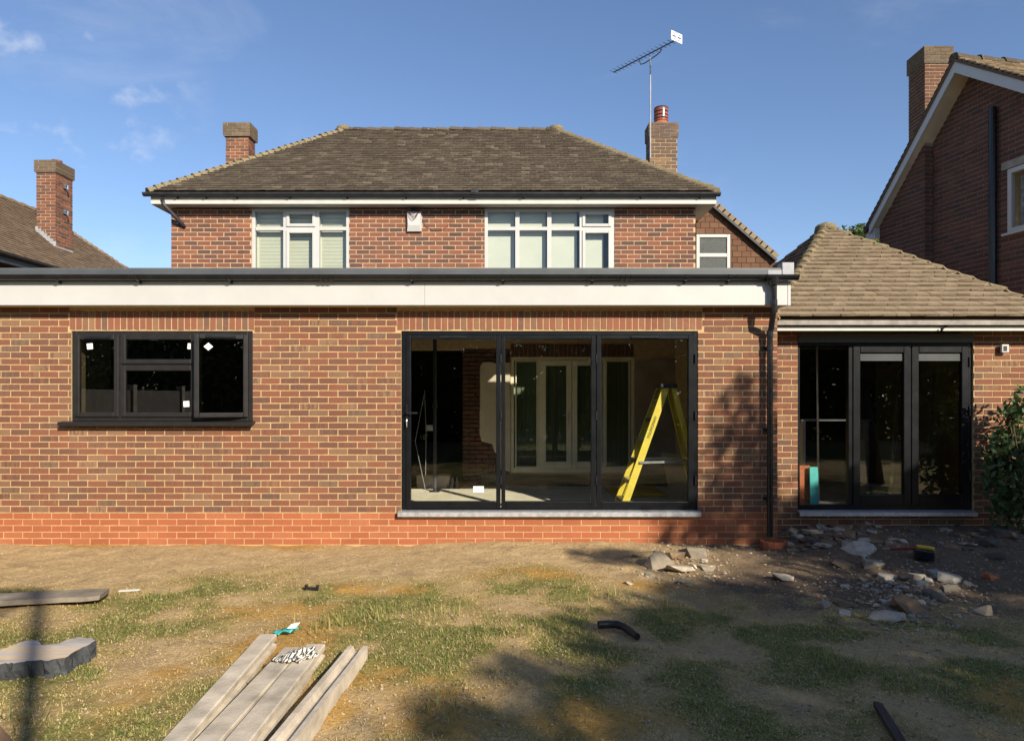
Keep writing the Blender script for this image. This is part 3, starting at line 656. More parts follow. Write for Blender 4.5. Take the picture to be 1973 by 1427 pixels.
def ragged(x0, x1, z0, z1, n=9, j=.05):
    pts = []
    for (ax_, az, bx_, bz) in ((x0, z0, x1, z0), (x1, z0, x1, z1), (x1, z1, x0, z1), (x0, z1, x0, z0)):
        for i in range(n): pts.append((ax_+(bx_-ax_)*i/n + random.uniform(-j, j)*(az != bz or 1), HY-.03, az+(bz-az)*i/n + random.uniform(-j, j)))
    return pts
pl = [at(x, y, HY-.02) for x, y in ((925, 705), (930, 698), (945, 697), (957, 700), (983, 698), (983, 908), (965, 905), (960, 880), (952, 868), (948, 855), (928, 850), (924, 835), (925, 760))]
MB().prism(pl, (0, .006, 0)).build('plaster_patch', M['plaster'], house)
pl = [at(x, y, HY-.02) for x, y in ((1223, 696), (1240, 698), (1258, 691), (1290, 692), (1340, 688), (1340, 915), (1224, 915))]
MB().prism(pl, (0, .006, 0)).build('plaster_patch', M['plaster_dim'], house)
MB().box(dx_0-.5, HY-.024, .2, 3.0, HY-.012, .40).build('dpm_sheet', M['dpm'], house)
# rooms behind, their unlit darkness put into the wall colour
def room(parent, x0, x1, y0, y1, z0, z1, mat, front=False):
    r = MB(); t_ = .03
    r.box(x0-t_, y0, z0-t_, x0, y1, z1+t_); r.box(x1, y0, z0-t_, x1+t_, y1, z1+t_); r.box(x0, y1, z0-t_, x1, y1+t_, z1+t_)
    r.box(x0, y0, z0-t_, x1, y1, z0); r.box(x0, y0, z1, x1, y1, z1+t_)
    return r.build('dark_lining', M[mat], parent)
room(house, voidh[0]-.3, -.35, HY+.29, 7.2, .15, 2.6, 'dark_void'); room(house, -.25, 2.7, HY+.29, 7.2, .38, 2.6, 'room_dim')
# old french doors between the house and the new room
fd = MB(); fy = HY+.03
frame_rect(fd, dx_0+.003, dx_1-.003, dz_0+.003, dz_1-.003, fy, fy+.07, (.06, .06, .09, .06))
fdo = fd.build('french_door', M['cream_upvc'], house); bevel(fdo, .004)
for px in (1039, 1164): MB().box(at(px, 0, HY).x-.025, fy+.002, dz_0+.09, at(px, 0, HY).x+.025, fy+.068, dz_1-.06).build('mullion', M['cream_upvc'], fdo)
for a, b, s_ in ((993, 1036, 0), (1042, 1101.5, 1), (1102.5, 1160, 1), (1167, 1214, 0)):
    A, B = at(a, 0, HY).x, at(b, 0, HY).x; w = .09 if s_ else .02
    s = MB(); frame_rect(s, A, B, dz_0+.085, dz_1-.055, fy-.016, fy+.05, (w, w, w*1.25, w)); o = s.build('leaf_frame', M['cream_upvc'], fdo); bevel(o, .004)
    MB().box(A+w, fy+.015, dz_0+.085+w*1.25, B-w, fy+.025, dz_1-.055-w).build('pane', M['glass_inner'], fdo)
h = MB(); p = at(1096, 803, fy-.016); h.box(p.x-.012, p.y-.008, p.z-.11, p.x+.012, p.y, p.z+.09); h.tube([p+Vector((0, -.01, .03)), p+Vector((0, -.04, .03)), p+Vector((-.11, -.04, .03))], .008, 6); h.build('handle', M['steel'], fdo)
for px in (992, 1216):
    vx = at(px, 0, HY).x
bl = MB()
for i in range(26):
    x = dx_0+.08 + i*.08
    bl.obox((x, HY+.33, (dz_0+dz_1)/2), (.038, .012, 0), (-.001, .003, 0), (0, 0, .93))
bl.build('vertical_blind', M['blind_green'], house)
# upstairs windows
def upwin(x0, x1, cols, transom, kind):
    y = HY+.012; f = MB(); frame_rect(f, x0+.002, x1-.002, zs, ztop-.003, y, y+.07, (.055, .055, .06, .055)); o = f.build('window', M['white_upvc'], house); bevel(o, .004)
    for i, (a, b, op) in enumerate(cols):
        A, B = at(a, 0, HY).x, at(b, 0, HY).x
        if i: 
            xm = (at(cols[i-1][1], 0, HY).x + A)/2; wd = (A - at(cols[i-1][1], 0, HY).x)/2
            MB().box(xm-wd, y-.003, zs+.06, xm+wd, y+.067, ztop-.058).build('mullion', M['white_upvc'], o)
        MB().box(A, y-.001, transom-.03, B, y+.06, transom+.03).build('transom', M['white_upvc'], o)
        for lo, hi in ((zs+.06, transom-.03), (transom+.03, ztop-.058)):
            if op:
                s = MB(); frame_rect(s, A+.001, B-.001, lo+.001, hi-.001, y-.022, y+.04, (.05, .05, .05, .05)); bevel(s.build('sash', M['white_upvc'], o), .005, 2); q = .05
            else: q = 0.
            MB().box(A+q, y+.02, lo+q, B-q, y+.03, hi-q).build('pane', M['glass_old'], o)
    return o
tz = at(0, 440, HY).z
o1 = upwin(w1[0], w1[1], [(492, 545.5, 0), (551.5, 607.5, 1), (615, 667, 0)], tz, 0)
o2 = upwin(w2[0], w2[1], [(940.6, 992.8, 0), (1001, 1054.3, 0), (1062.6, 1117, 0), (1122, 1178, 1)], tz, 1)
for a, b in ((495, 546), (552, 607), (616, 667)):           # shutters behind the left window
    A, B = at(a, 0, HY+.15).x, at(b, 0, HY+.15).x
    s = MB(); frame_rect(s, A, B, zs+.02, ztop-.03, HY+.15, HY+.18, (.045, .045, .05, .05)); sh = s.build('shutter', M['blind_green'], o1)
    for i in range(21):
        z = zs+.09 + i*.0635; MB().obox(((A+B)/2, HY+.165, z), ((B-A)/2-.047, 0, 0), (0, .010, -.0275), (0, .0035, .0012)).build('slat', M['blind_green'], o1)
for a, b in ((936, 1117), (1120, 1168)):
    A, B = at(a, 0, HY+.14).x, at(b, 0, HY+.14).x
    n_ = 3 if a < 1000 else 1
    for i in range(n_):
        MB().box(A+(B-A)*i/n_+.005, HY+.14, zs+.02, A+(B-A)*(i+1)/n_-.05, HY+.143, ztop-.04).build('roller_blind', M['blind_roller'], o2)
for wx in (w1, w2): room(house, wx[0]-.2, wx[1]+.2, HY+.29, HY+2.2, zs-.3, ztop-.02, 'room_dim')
# eaves
EY = HY - .23; ex0, ex1 = at(288, 0, EY).x, at(1383, 0, EY).x; ez = at(0, 400, HY).z
MB().box(ex0+.05, EY, ez-.0, ex1-.05, HY+.004, ez+.012).build('soffit', M['soffit'], house)
for a, b in ((ex0+.05, hx0), (hx1, ex1-.05)): MB().box(a, HY+.004, ez, b, 9.0, ez+.012).build('soffit', M['soffit'], house)
bevel(MB().box(ex0+.03, EY-.02, ez-.006, ex1-.03, EY, ez+.16).build('fascia', M['white_paint'], house), .003)
MB().box(ex0+.03, EY, ez-.006, ex0+.05, 9.0, ez+.16).build('fascia', M['white_paint'], house); MB().box(ex1-.05, EY, ez-.006, ex1-.03, 9.0, ez+.16).build('fascia', M['white_paint'], house)
gy_ = EY-.075; gut2 = gutter('gutter', at(277, 0, gy_).x, at(1387, 0, gy_).x, gy_, ez+.165, .06, 'gutter_old', house, [at(p, 0, gy_).x for p in (340, 395, 455, 557, 668, 782, 893, 1008, 1120, 1235, 1350)])
b = MB(); X = at(915, 0, gy_).x; b.tube([(X-.06, gy_, ez+.165), (X+.06, gy_, ez+.165)], .068, 12); b.build('gutter_union', M['gutter_old'], gut2)
b = MB(); p0 = at(316, 395, EY-.02); p1 = at(350, 430, HY-.05)
b.tube([p0+Vector((-.03, 0, .1)), p0, p0.lerp(p1, .5), p1, p1+Vector((.02, .06, -.06))], .034, 10); b.build('rainwater_pipe', M['gutter_old'], house, True)
# roof
rz0 = ez+.19; ry0 = EY-.06; run = 2.62; rise = at(0, 252, ry0+run).z - rz0
rx0, rx1 = at(284, 0, ry0).x, at(1382, 0, ry0).x; tx0, tx1 = at(660, 0, ry0+run).x, at(1074, 0, ry0+run).x; rzt = rz0+rise; ryt = ry0+run; ryb = ry0+2*run
A, B, C, D = Vector((rx0, ry0, rz0)), Vector((rx1, ry0, rz0)), Vector((tx0, ryt, rzt)), Vector((tx1, ryt, rzt)); A2, B2 = Vector((rx0, ryb, rz0)), Vector((rx1, ryb, rz0))
dn_ = Vector((0, 0, -.03)); m = MB(); vs = [p+dn_ for p in (A, B, B2, A2, C, D)]
m.add(vs, [(0, 1, 5, 4), (1, 2, 5), (2, 3, 4, 5), (3, 0, 4), (3, 2, 1, 0)]); roof = m.build('roof', M['tile_main'], house)
tiles(roof, A, B, C, D, 33, .166, 'tile_main', .016)
tiles(roof, B, B2, D, D, 33, .2, 'tile_main', .013); tiles(roof, A2, A, C, C, 33, .2, 'tile_main', .013)
hip_tiles(roof, A, C, 30, .085); hip_tiles(roof, B, D, 30, .085); hip_tiles(roof, C+Vector((-.05, 0, .015)), D+Vector((.05, 0, .015)), 16, .075, 'tile_main', 'ridge_tile')
for P_, s_ in ((C, -1), (D, 1)):
    b = MB(); b.tube([P_+Vector((-.14*s_, 0, .03)), P_+Vector((.02*s_, -.01, .045)), P_+Vector((.10*s_, -.03, .02))], [.075, .08, .05], 9); b.build('ridge_end', M['tile_hip'], roof, True)
def chimney(parent, x0, x1, y0, y1, z0, z1, capz, mat, capmat, mort, capout=.05, side='r'):
    m = MB(); m.box(x0+.006, y0+.006, z0, x1-.006, y1-.006, capz); ch = m.build('chimney', M[mort], parent)
    P = .2286; c_ = .0762
    brickwall(ch, (x0, y0, 0), 0, x1-x0, z0+.0, capz, mat, pitch=P, course=c_, joint=.014, nmax=300, depth=.03)
    if side == 'r': brickwall(ch, (x1, y0+.0, 0), math.pi/2, y1-y0, z0, capz, mat, pitch=P, course=c_, joint=.014, nmax=300, depth=.03, shift=.1)
    else: brickwall(ch, (x0, y1, 0), -math.pi/2, y1-y0, z0, capz, mat, pitch=P, course=c_, joint=.014, nmax=300, depth=.03, shift=.1)
    cp = MB().box(x0-capout+.006, y0-capout+.006, capz, x1+capout-.006, y1+capout-.006, z1).build('chimney_cap', M['concrete_old'], parent)
    brickwall(cp, (x0-capout, y0-capout, 0), 0, x1-x0+2*capout, capz, z1, capmat, pitch=P, course=c_, joint=.010, nmax=100, depth=.03)
    if side == 'r': brickwall(cp, (x1+capout, y0-capout, 0), math.pi/2, y1-y0+2*capout, capz, z1, capmat, pitch=P, course=c_, joint=.010, nmax=100, depth=.03)
    else: brickwall(cp, (x0-capout, y1+capout, 0), -math.pi/2, y1-y0+2*capout, capz, z1, capmat, pitch=P, course=c_, joint=.010, nmax=100, depth=.03)
    f = MB(); cx, cy = (x0+x1)/2, (y0+y1)/2
    f.add([(x0-capout, y0-capout, z1-.002), (x1+capout, y0-capout, z1-.002), (x1+capout, y1+capout, z1-.002), (x0-capout, y1+capout, z1-.002), (cx-.12, cy-.12, z1+.05), (cx+.12, cy-.12, z1+.05), (cx+.12, cy+.12, z1+.05), (cx-.12, cy+.12, z1+.05)], BF)
    f.build('flaunching', M['concrete_old'], ch)
    return ch
yc = 16.8 + CY
chimney(house, at(435, 0, yc).x, at(479, 0, yc).x, yc, yc+.42, at(0, 350, yc).z-1.2, at(0, 237, yc).z, at(0, 263, yc).z, 'brick_old', 'brick_stain', 'mortar_old')
yc = 14.8 + CY
cx0, cx1 = at(1252, 0, yc).x, at(1305, 0, yc).x
ch2 = chimney(house, cx0, cx1, yc, yc+.42, at(0, 345, yc).z-1.0, at(0, 237, yc).z, at(0, 264, yc).z, 'brick_yellow', 'brick_yellow', 'mortar_old', .022, 'l')
pt = MB(); pc = Vector(((cx0+cx1)/2-.01, yc+.2, at(0, 240, yc).z))
pt.tube([pc, pc+Vector((0, 0, .16))], [.155, .135], 18); pot = pt.build('chimney_pot', M['clay'], ch2, True)
cw = MB()
for z0_, z1_, r_ in ((.13, .17, .15), (.19, .235, .15), (.26, .31, .148), (.335, .40, .15)): cw.tube([pc+Vector((0, 0, z0_)), pc+Vector((0, 0, z1_))], r_, 18)
cw.tube([pc+Vector((0, 0, .12)), pc+Vector((0, 0, .40))], .118, 12); cw.build('cowl', M['clay_dark'], ch2)
MB().tube([pc+Vector((0, 0, .40)), pc+Vector((0, 0, .425))], [.155, .14], 18).build('cowl_lid', M['ladder_dark'], ch2)
MB().box(pc.x+.01, pc.y-.158, pc.z+.20, pc.x+.035, pc.y-.150, pc.z+.36).build('cowl_strap', M['steel'], ch2)
# tile-hung side gable
GY_ = 4.9; g = at
v = [at(1341, 395, GY_), at(1372, 392, GY_), at(1492, 495, GY_), at(1492, 600, GY_), at(1341, 600, GY_)]
sg = MB().prism([p + Vector((0, .012, 0)) for p in v], (0, 3.2, 0)).build('side_gable', M['dark_void'], house)
zb_ = at(0, 540, GY_).z; tk = tile_units('tile_hung')
sl_ = (v[1].x, v[1].z, v[2].x, v[2].z); wx0_, wx1_, wz0_, wz1_ = at(1341, 0, GY_).x, at(1406, 0, GY_).x, at(0, 530, GY_).z, at(0, 452, GY_).z
for r in range(15):
    z = zb_ + r*.108; x = v[0].x - (.085 if r % 2 else 0)
    while x < v[2].x:
        a, b_ = max(x, v[0].x), x+.166; lim = sl_[2] + (z+.10 - sl_[3])*(sl_[0]-sl_[2])/(sl_[1]-sl_[3]); b_ = min(b_, lim)
        if z+.10 > wz0_ and z < wz1_: a = max(a, wx1_)
        if b_-a > .02 and z < v[0].z:
            k = random.randrange(24); o = bpy.data.objects.new('hung_tile', tk[k][1]); th_ = .008
            o.matrix_basis = Matrix(((b_-a-.004, 0, 0, (a+b_)/2), (0, 0, -th_, GY_+.006), (0, .125, 0, z), (0, 0, 0, 1))); link(o, sg)
        x += .17
vv = MB(); p, q = at(1372, 392, GY_-.06), at(1495, 497, GY_-.06); vv.bar(p+Vector((0, 0, -.05)), q+Vector((0, 0, -.05)), .04, .10, (0, 1, 0)); vv.build('verge_board', M['ladder_dark'], house)
n_ = 12
for i in range(n_):
    a = p.lerp(q, i/n_) + Vector((0, -.02, .03)); b_ = p.lerp(q, (i+1.12)/n_) + Vector((0, -.02, .015)); MB().bar(a, b_, .11, .026, (0, 1, 0), .1+.8*random.random()).build('verge_tile', M['tile_garage'], house)
sw_ = MB(); frame_rect(sw_, wx0_, wx1_, wz0_-.3, wz1_, GY_-.035, GY_+.012, (.06, .06, .06, .06)); zm_ = at(0, 492, GY_).z; sw_.box(wx0_+.06, GY_-.03, zm_-.035, wx1_-.06, GY_+.012, zm_+.035)
swo = sw_.build('window', M['white_upvc'], house); bevel(swo, .006, 2)
for a, b_ in ((wz0_-.24, zm_-.035), (zm_+.035, wz1_-.06)): MB().box(wx0_+.06, GY_-.012, a, wx1_-.06, GY_-.004, b_).build('pane', M['glass_obscure'], swo)

# ------------------------------------------------------------------ side building with pyramid roof
SY = .45; sx0, sx1 = 3.112, 6.5
sb = empty('side_building', (4.9, 2.7, 0), 'low brick side building with pyramid tile roof and black glazed doors', 'building')
DX0, DX1, DZ0, DZ1 = at(1537, 0, SY).x, at(1876, 0, SY).x, at(0, 984, SY).z, at(0, 648, SY).z
wt_ = 2.56
m = MB(); slab_with_holes(m, sx0, sx1, -.3, wt_, SY+.003, SY+.25, [(DX0, DX1, DZ0-.03, wt_)])
m.box(sx0, SY+.25, -.3, sx0+.2, 5.0, wt_); m.box(sx1-.2, SY+.25, -.3, sx1, 5.0, wt_); m.box(sx0+.2, 4.8, -.3, sx1-.2, 5.0, wt_)
sbw = m.build('wall', M['mortar_new'], sb)
brickwall(sbw, (sx0, SY, 0), 0, sx1-sx0, .0, wt_, 'brick_new', [(DX0-sx0, DX1-sx0, DZ0-.03, 3)], nmax=300, visible=lambda c: c.x < 6.1)
MB().box(sx0+.2, SY+.25, .2, sx1-.2, 4.8, .24).build('floor_slab', M['blockwork'], sb)
MB().box(sx0+.2, 4.0, .24, sx1-.2, 4.05, wt_).build('dark_lining', M['dark_void'], sb)  # near-black sheet carries the darkness of the unlit room in its colour
MB().box(DX0+.004, SY-.012, DZ1-.075, DX1-.004, SY+.05, DZ1+.03).build('lintel', M['lintel_grey'], sb)
d_ = MB(); dy = SY+.03; dt = DZ1-.08
frame_rect(d_, DX0+.004, DX1-.004, DZ0, dt, dy, dy+.08, (.035, .05, .07, .03)); xm = at(1642, 0, SY).x; d_.box(xm-.03, dy, DZ0+.07, xm+.03, dy+.08, dt-.03)
do = d_.build('glazed_doors', M['black_frame'], sb); bevel(do, .004)
MB().box(DX0+.039, dy+.03, DZ0+.07, xm-.03, dy+.05, dt-.03).build('pane', M['glass'], do)
for a, b_ in ((1645, 1757), (1758, 1869)):
    A_, B_ = at(a, 0, SY).x, at(b_, 0, SY).x; s = MB(); frame_rect(s, A_, B_, DZ0+.06, dt-.02, dy-.014, dy+.05, (.09, .09, .14, .10)); bevel(s.build('leaf_frame', M['black_frame'], do), .008, 2)
    MB().box(A_+.09, dy+.018, DZ0+.20, B_-.09, dy+.034, dt-.12).build('pane', M['glass_dark'], do)
    for i in range(4): MB().obox(((A_+B_)/2, dy+.012, dt-.145-i*.022), ((B_-A_)/2-.10, 0, 0), (0, .004, -.003), (0, .004, .007)).build('blind_slat', M['grp_grey'], do)
for z in (.7, 1.5, 2.1): MB().tube([(DX1-.045, dy-.02, z), (DX1-.045, dy-.02, z+.12)], .012, 8).build('hinge', M['gutter_black'], do)
s = MB(); x0, x1 = at(1540, 0, SY-.07).x, at(1883, 0, SY-.07).x
s.prism([(x0, SY-.085, DZ0-.05), (x0, SY-.085, DZ0-.005), (x0, SY+.05, DZ0+.012), (x0, SY+.05, DZ0-.02), (x0, SY-.06, DZ0-.03)], (x1-x0, 0, 0)); s.build('threshold_sill', M['sill_silver'], do)
ey = .19; MB().box(sx0-.01, ey, at(0, 637, ey).z, 7.2, ey+.02, at(0, 628, ey).z).build('fascia', M['white_paint'], sb)
MB().box(sx0-.01, ey+.02, wt_, 7.2, SY+.25, wt_+.012).build('soffit', M['soffit'], sb)
ap = at(1590, 436, 2.73); ap.z -= .03
L0, R0, L1, R1 = Vector((3.08, ey-.03, 2.655)), Vector((6.70, ey-.03, 2.655)), Vector((3.08, 5.3, 2.655)), Vector((6.70, 5.3, 2.655))
m = MB(); vs = [p + Vector((0, 0, -.035)) for p in (L0, R0, R1, L1, ap)]; m.add(vs, [(0, 1, 4), (1, 2, 4), (2, 3, 4), (3, 0, 4), (3, 2, 1, 0)]); rf = m.build('roof', M['tile_garage'], sb)
b = MB(); b.prism([(sx0, ey-.055, 2.585), (sx0, ey-.06, 2.64), (sx0, ey+.2, 2.66), (sx0, ey+.2, 2.6)], (3.6, 0, 0)); b.build('eaves_strip', M['concrete_old'], sb)
tiles(rf, L0, R0, ap, ap, 22, .166, 'tile_garage', .029, nmax=300); tiles(rf, L1, L0, ap, ap, 17, .2, 'tile_left', .016); tiles(rf, R0, R1, ap, ap, 17, .2, 'tile_garage', .016)
hip_tiles(rf, L0, ap, 17, .088); hip_tiles(rf, R0, ap, 17, .088); hip_tiles(rf, L1, ap, 14, .06, 'tile_left')
b = MB(); b.tube([ap+Vector((0, -.02, -.06)), ap+Vector((0, -.01, .03)), ap+Vector((0, 0, .075))], [.17, .15, .05], 10); b.build('ridge_end', M['tile_hip'], rf, True)
k = MB(); p = at(1818, 632, ey-.01); k.tube([p+Vector((.05, 0, .03)), p, p+Vector((-.03, -.02, -.03)), p+Vector((-.045, -.02, -.0))], .009, 6); k.build('hook', M['gutter_black'], sb)

# ------------------------------------------------------------------ neighbour on the right
P0 = Vector((7.03, 3.787, 0)); U = Vector((.177, -.984, 0)); Nn = Vector((-.984, -.177, 0)); an = math.atan2(U.y, U.x)
rh = empty('neighbour_house', (10, 3.5, 0), 'dark brick gabled house with white bargeboards at right', 'house')
SA, ZA, SE, ZE, SN, ZN = .80, 7.08, -1.22, 4.98, 3.9, 4.95
rl_ = lambda s: (ZA + (s-SA)*(ZA-ZE)/(SA-SE)) if s < SA else ZA + (s-SA)*(ZN-ZA)/(SN-SA)
def lim(z, s0, s1, off):
    zz = z + .17
    if zz > ZA: return (0, 0)
    lo = SA - (ZA-zz)*(SA-SE)/(ZA-ZE); hi = SA + (ZA-zz)*(SN-SA)/(ZA-ZN)
    return (max(lo, s0)-off, min(hi, s1)-off)
def onA(s, z, o=0.): q = P0 + U*s + Nn*o; return Vector((q.x, q.y, z))
m = MB(); m.prism([onA(-1.13, -.3, -.006), onA(-.006, -.3, -.006), onA(-.006, rl_(0)-.18, -.006), onA(-1.13, rl_(-1.13)-.14, -.006)], -Nn*.3)
rw = m.build('wall', M['mortar_grey'], rh)
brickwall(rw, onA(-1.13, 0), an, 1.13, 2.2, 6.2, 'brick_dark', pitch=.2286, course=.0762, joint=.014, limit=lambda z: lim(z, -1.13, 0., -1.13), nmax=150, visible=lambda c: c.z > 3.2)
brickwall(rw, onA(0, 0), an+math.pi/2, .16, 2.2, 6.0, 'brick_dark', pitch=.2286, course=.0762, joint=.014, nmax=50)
BW = (1.47, 2.75, 4.18, 5.14)
m = MB()
def pv(s, z): return onA(s, z, -.166)
def quadp(s0, s1, z0, zt0, zt1): m.prism([pv(s0, z0), pv(s1, z0), pv(s1, zt1), pv(s0, zt0)], -Nn*.2)
quadp(0, SA, -.3, rl_(0)-.16, ZA-.16); quadp(SA, BW[0], -.3, ZA-.16, rl_(BW[0])-.16); quadp(BW[0], BW[1], -.3, BW[2], BW[2]); quadp(BW[0], BW[1], BW[3], rl_(BW[0])-.16, rl_(BW[1])-.16); quadp(BW[1], SN-.2, -.3, rl_(BW[1])-.16, rl_(SN-.2)-.16)
rw2 = m.build('gable_wall', M['mortar_grey'], rh)
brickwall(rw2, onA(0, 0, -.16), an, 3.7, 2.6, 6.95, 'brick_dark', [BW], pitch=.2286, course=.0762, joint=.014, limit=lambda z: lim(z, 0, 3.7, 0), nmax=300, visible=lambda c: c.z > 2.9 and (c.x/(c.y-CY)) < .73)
# window
wv = MB()
def wbar(s0, s1, z0, z1, o0=-.215, o1=-.15): wv.prism([onA(s0, z0, o0), onA(s1, z0, o0), onA(s1, z1, o0), onA(s0, z1, o0)], Nn*(o1-o0))
wbar(BW[0]+.003, BW[0]+.07, BW[2]+.003, BW[3]-.003); wbar(BW[1]-.07, BW[1]-.003, BW[2]+.003, BW[3]-.003); wbar(BW[0]+.07, BW[1]-.07, BW[2]+.003, BW[2]+.07); wbar(BW[0]+.07, BW[1]-.07, BW[3]-.07, BW[3]-.003); wbar(2.08, 2.14, BW[2]+.07, BW[3]-.07)
rwin = wv.build('window', M['white_upvc'], rh)
for s0, s1 in ((BW[0]+.07, 2.08), (2.14, BW[1]-.07)): MB().prism([onA(s0, BW[2]+.07, -.19), onA(s1, BW[2]+.07, -.19), onA(s1, BW[3]-.07, -.19), onA(s0, BW[3]-.07, -.19)], Nn*.006).build('pane', M['glass'], rwin)
cu = MB()
for i in range(16):
    s0 = BW[0]+.08+i*.07; cu.prism([onA(s0, BW[2]+.05, -.30-.02*(i % 2)), onA(s0+.07, BW[2]+.05, -.30-.02*((i+1) % 2)), onA(s0+.07, BW[3]-.05, -.30-.02*((i+1) % 2)), onA(s0, BW[3]-.05, -.30-.02*(i % 2))], -Nn*.004)
cu.build('curtain', M['curtain'], rwin)
MB().prism([onA(BW[0]-.06, BW[2]-.03, -.16), onA(BW[1]+.06, BW[2]-.03, -.16), onA(BW[1]+.06, BW[2]+.0, -.16), onA(BW[0]-.06, BW[2]+.0, -.16)], Nn*.06).build('window_sill', M['white_upvc'], rwin)
MB().prism([onA(BW[0]-.1, BW[3]+.01, -.155), onA(BW[1]+.1, BW[3]+.01, -.155), onA(BW[1]+.1, BW[3]+.12, -.155), onA(BW[0]-.1, BW[3]+.12, -.155)], Nn*.01).build('window_head', M['concrete_old'], rwin)
pp = MB(); pp.tube([onA(1.27, 6.15, -.09), onA(1.27, 2.4, -.09)], .055, 12); pp.tube([onA(1.27, 3.05, -.09), onA(1.27, 3.2, -.09)], .066, 12); pp.build('soil_pipe', M['gutter_black'], rh)
for s0, z, l in ((.9, 5.65, .3), (.3, 5.6, .5), (1.5, 3.8, .2)): MB().tube([onA(s0, z, -.155), onA(s0-l, z-.04, -.15)], .010, 5).build('wall_tie', M['timber_brown'], rh)
# roof slopes
RD = -Nn                                                     # ridge direction
def rp(s, z, q): return onA(s, z, .17) + RD*q
E0, E1, T0, T1, N0, N1 = rp(SE-.12, ZE-.125, 0), rp(SE-.12, ZE-.125, 7), rp(SA, ZA+.02, 0), rp(SA, ZA+.02, 7), rp(SN+.1, ZN-.05, 0), rp(SN+.1, ZN-.05, 7)
m = MB(); dd = Vector((0, 0, -.05)); m.add([E0, E1, T1, T0, N0, N1] + [p+dd for p in (E0, E1, T1, T0, N0, N1)], [(0, 1, 2, 3), (3, 2, 5, 4), (6, 9, 8, 7), (9, 10, 11, 8), (0, 3, 9, 6), (3, 4, 10, 9), (1, 7, 8, 2), (2, 8, 11, 5), (0, 6, 7, 1), (4, 5, 11, 10)])
rroof = m.build('roof', M['tile_left'], rh)
tiles(rroof, N0, N1, T0, T1, 30, .17, 'tile_garage', .016); tiles(rroof, E1, E0, T1, T0, 28, .17, 'tile_main', .016)
hip_tiles(rroof, T0+Vector((0, 0, .0)), T1, 16, .11, 'tile_main', 'ridge_tile')
for (s0, z0, s1, z1) in ((SE, ZE-.11, SA, ZA-.105), (SA, ZA-.105, SN, ZN-.11)):
    nm = 'bargeboard'; w_ = .20
    m = MB(); m.prism([onA(s0, z0-w_*.5, .12), onA(s1, z1-w_*.5, .12), onA(s1, z1+w_*.5-.02, .12), onA(s0, z0+w_*.5-.02, .12)], Nn*.03); m.build(nm, M['white_upvc'], rh)
    m = MB(); m.prism([onA(s0, z0-.075, .118), onA(s1, z1-.075, .118), onA(s1, z1-.055, .118), onA(s0, z0-.055, .118)], -Nn*(.28 if s1 > 1 or 1 else .1)); m.build('soffit', M['plaster'], rh)
bx = MB(); bx.prism([onA(SE-.15, ZE-.30, .10), onA(SE+.10, ZE-.30, .10), onA(SE+.10, ZE-.12, .10), onA(SE-.15, ZE-.16, .10)], -Nn*.1); bx.build('eaves_box', M['white_upvc'], rh)
yc = 15.2 + CY
chimney(rh, at(1782, 0, yc).x, at(1833, 0, yc).x, yc, yc+.62, 2.0, at(0, 90, yc).z, at(0, 122, yc).z, 'brick_orange', 'brick_stain', 'mortar_old', .03, 'l')

# ------------------------------------------------------------------ neighbour on the left
lh = empty('neighbour_house', (-13, 9, 0), 'brown tiled house with tall brick chimney at left beyond the extension roof', 'house')
lx, lz, lrx, lrz = -10.15, 4.62, -12.55, 6.63; ly0, ly1, lyr = 1.0, 21.3+CY, 18.9+CY
m = MB(); m.box(-15.5, ly0+.3, -.3, lx-.35, ly1-.3, lz-.06); lwl = m.build('wall', M['brick_dark'], lh)
e0, e1, r0, r1 = Vector((lx, ly0, lz)), Vector((lx, ly1, lz)), Vector((lrx, ly0, lrz)), Vector((lrx, lyr, lrz)); w0, w1_ = Vector((-14.95, ly0, lz)), Vector((-14.95, ly1, lz))
m = MB(); m.add([p+Vector((0, 0, -.03)) for p in (e0, e1, r1, r0, w1_, w0)], [(0, 1, 2, 3), (1, 4, 2), (4, 5, 3, 2), (0, 3, 5), (0, 5, 4, 1)]); lroof = m.build('roof', M['tile_left'], lh)
tiles(lroof, e0, e1, r0, r1, 30, .17, 'tile_left', .014); tiles(lroof, w1_, e1, r1, r1, 30, .17, 'tile_left', .014)
hip_tiles(lroof, e1, r1, 26, .09, 'tile_left'); hip_tiles(lroof, r0, r1, 24, .09, 'tile_left', 'ridge_tile')
m = MB(); k = 8; vs = []
for Y in (ly0, ly1):
    for i in range(k): a = math.pi + math.pi*i/(k-1); vs.append((lx+.03 + .06*math.cos(a), Y, lz-.01 + .06*math.sin(a)))
m.add(vs, [(i, i+1, k+i+1, k+i) for i in range(k-1)] + [(0, k, 2*k-1, k-1)]); m.build('gutter', M['gutter_old'], lh)
MB().box(lx-.06, ly0, lz-.20, lx-.035, ly1, lz-.02).build('fascia', M['gutter_old'], lh); MB().box(lx-.35, ly0, lz-.20, lx-.06, ly1, lz-.19).build('soffit', M['gutter_old'], lh)
yc = 17.0 + CY; X0, X1 = at(70, 0, yc).x, at(107, 0, yc).x
lch = chimney(lh, X0, X1, yc, yc+.66, 4.6, at(0, 309, yc).z, at(0, 332, yc).z, 'brick_old', 'brick_stain', 'mortar_old', .035)
MB().tube([(X0+.3, yc+.3, at(0, 310, yc).z), (X0+.3, yc+.3, at(0, 304, yc).z+.03)], .12, 12).build('chimney_pot', M['clay_dark'], lch)
m = MB()
for i in range(7):
    x = X0 - .02 + (X1-X0+.04)*i/7; z = 4.62 + (-10.15-x)*.838; m.box(x, yc-.012, z-.12, x+(X1-X0+.04)/7-.004, yc-.002, z+.13-.0)
m.box(X1+.002, yc-.012, 5.1, X1+.012, yc+.66, 5.36); m.build('flashing', M['lead'], lch)
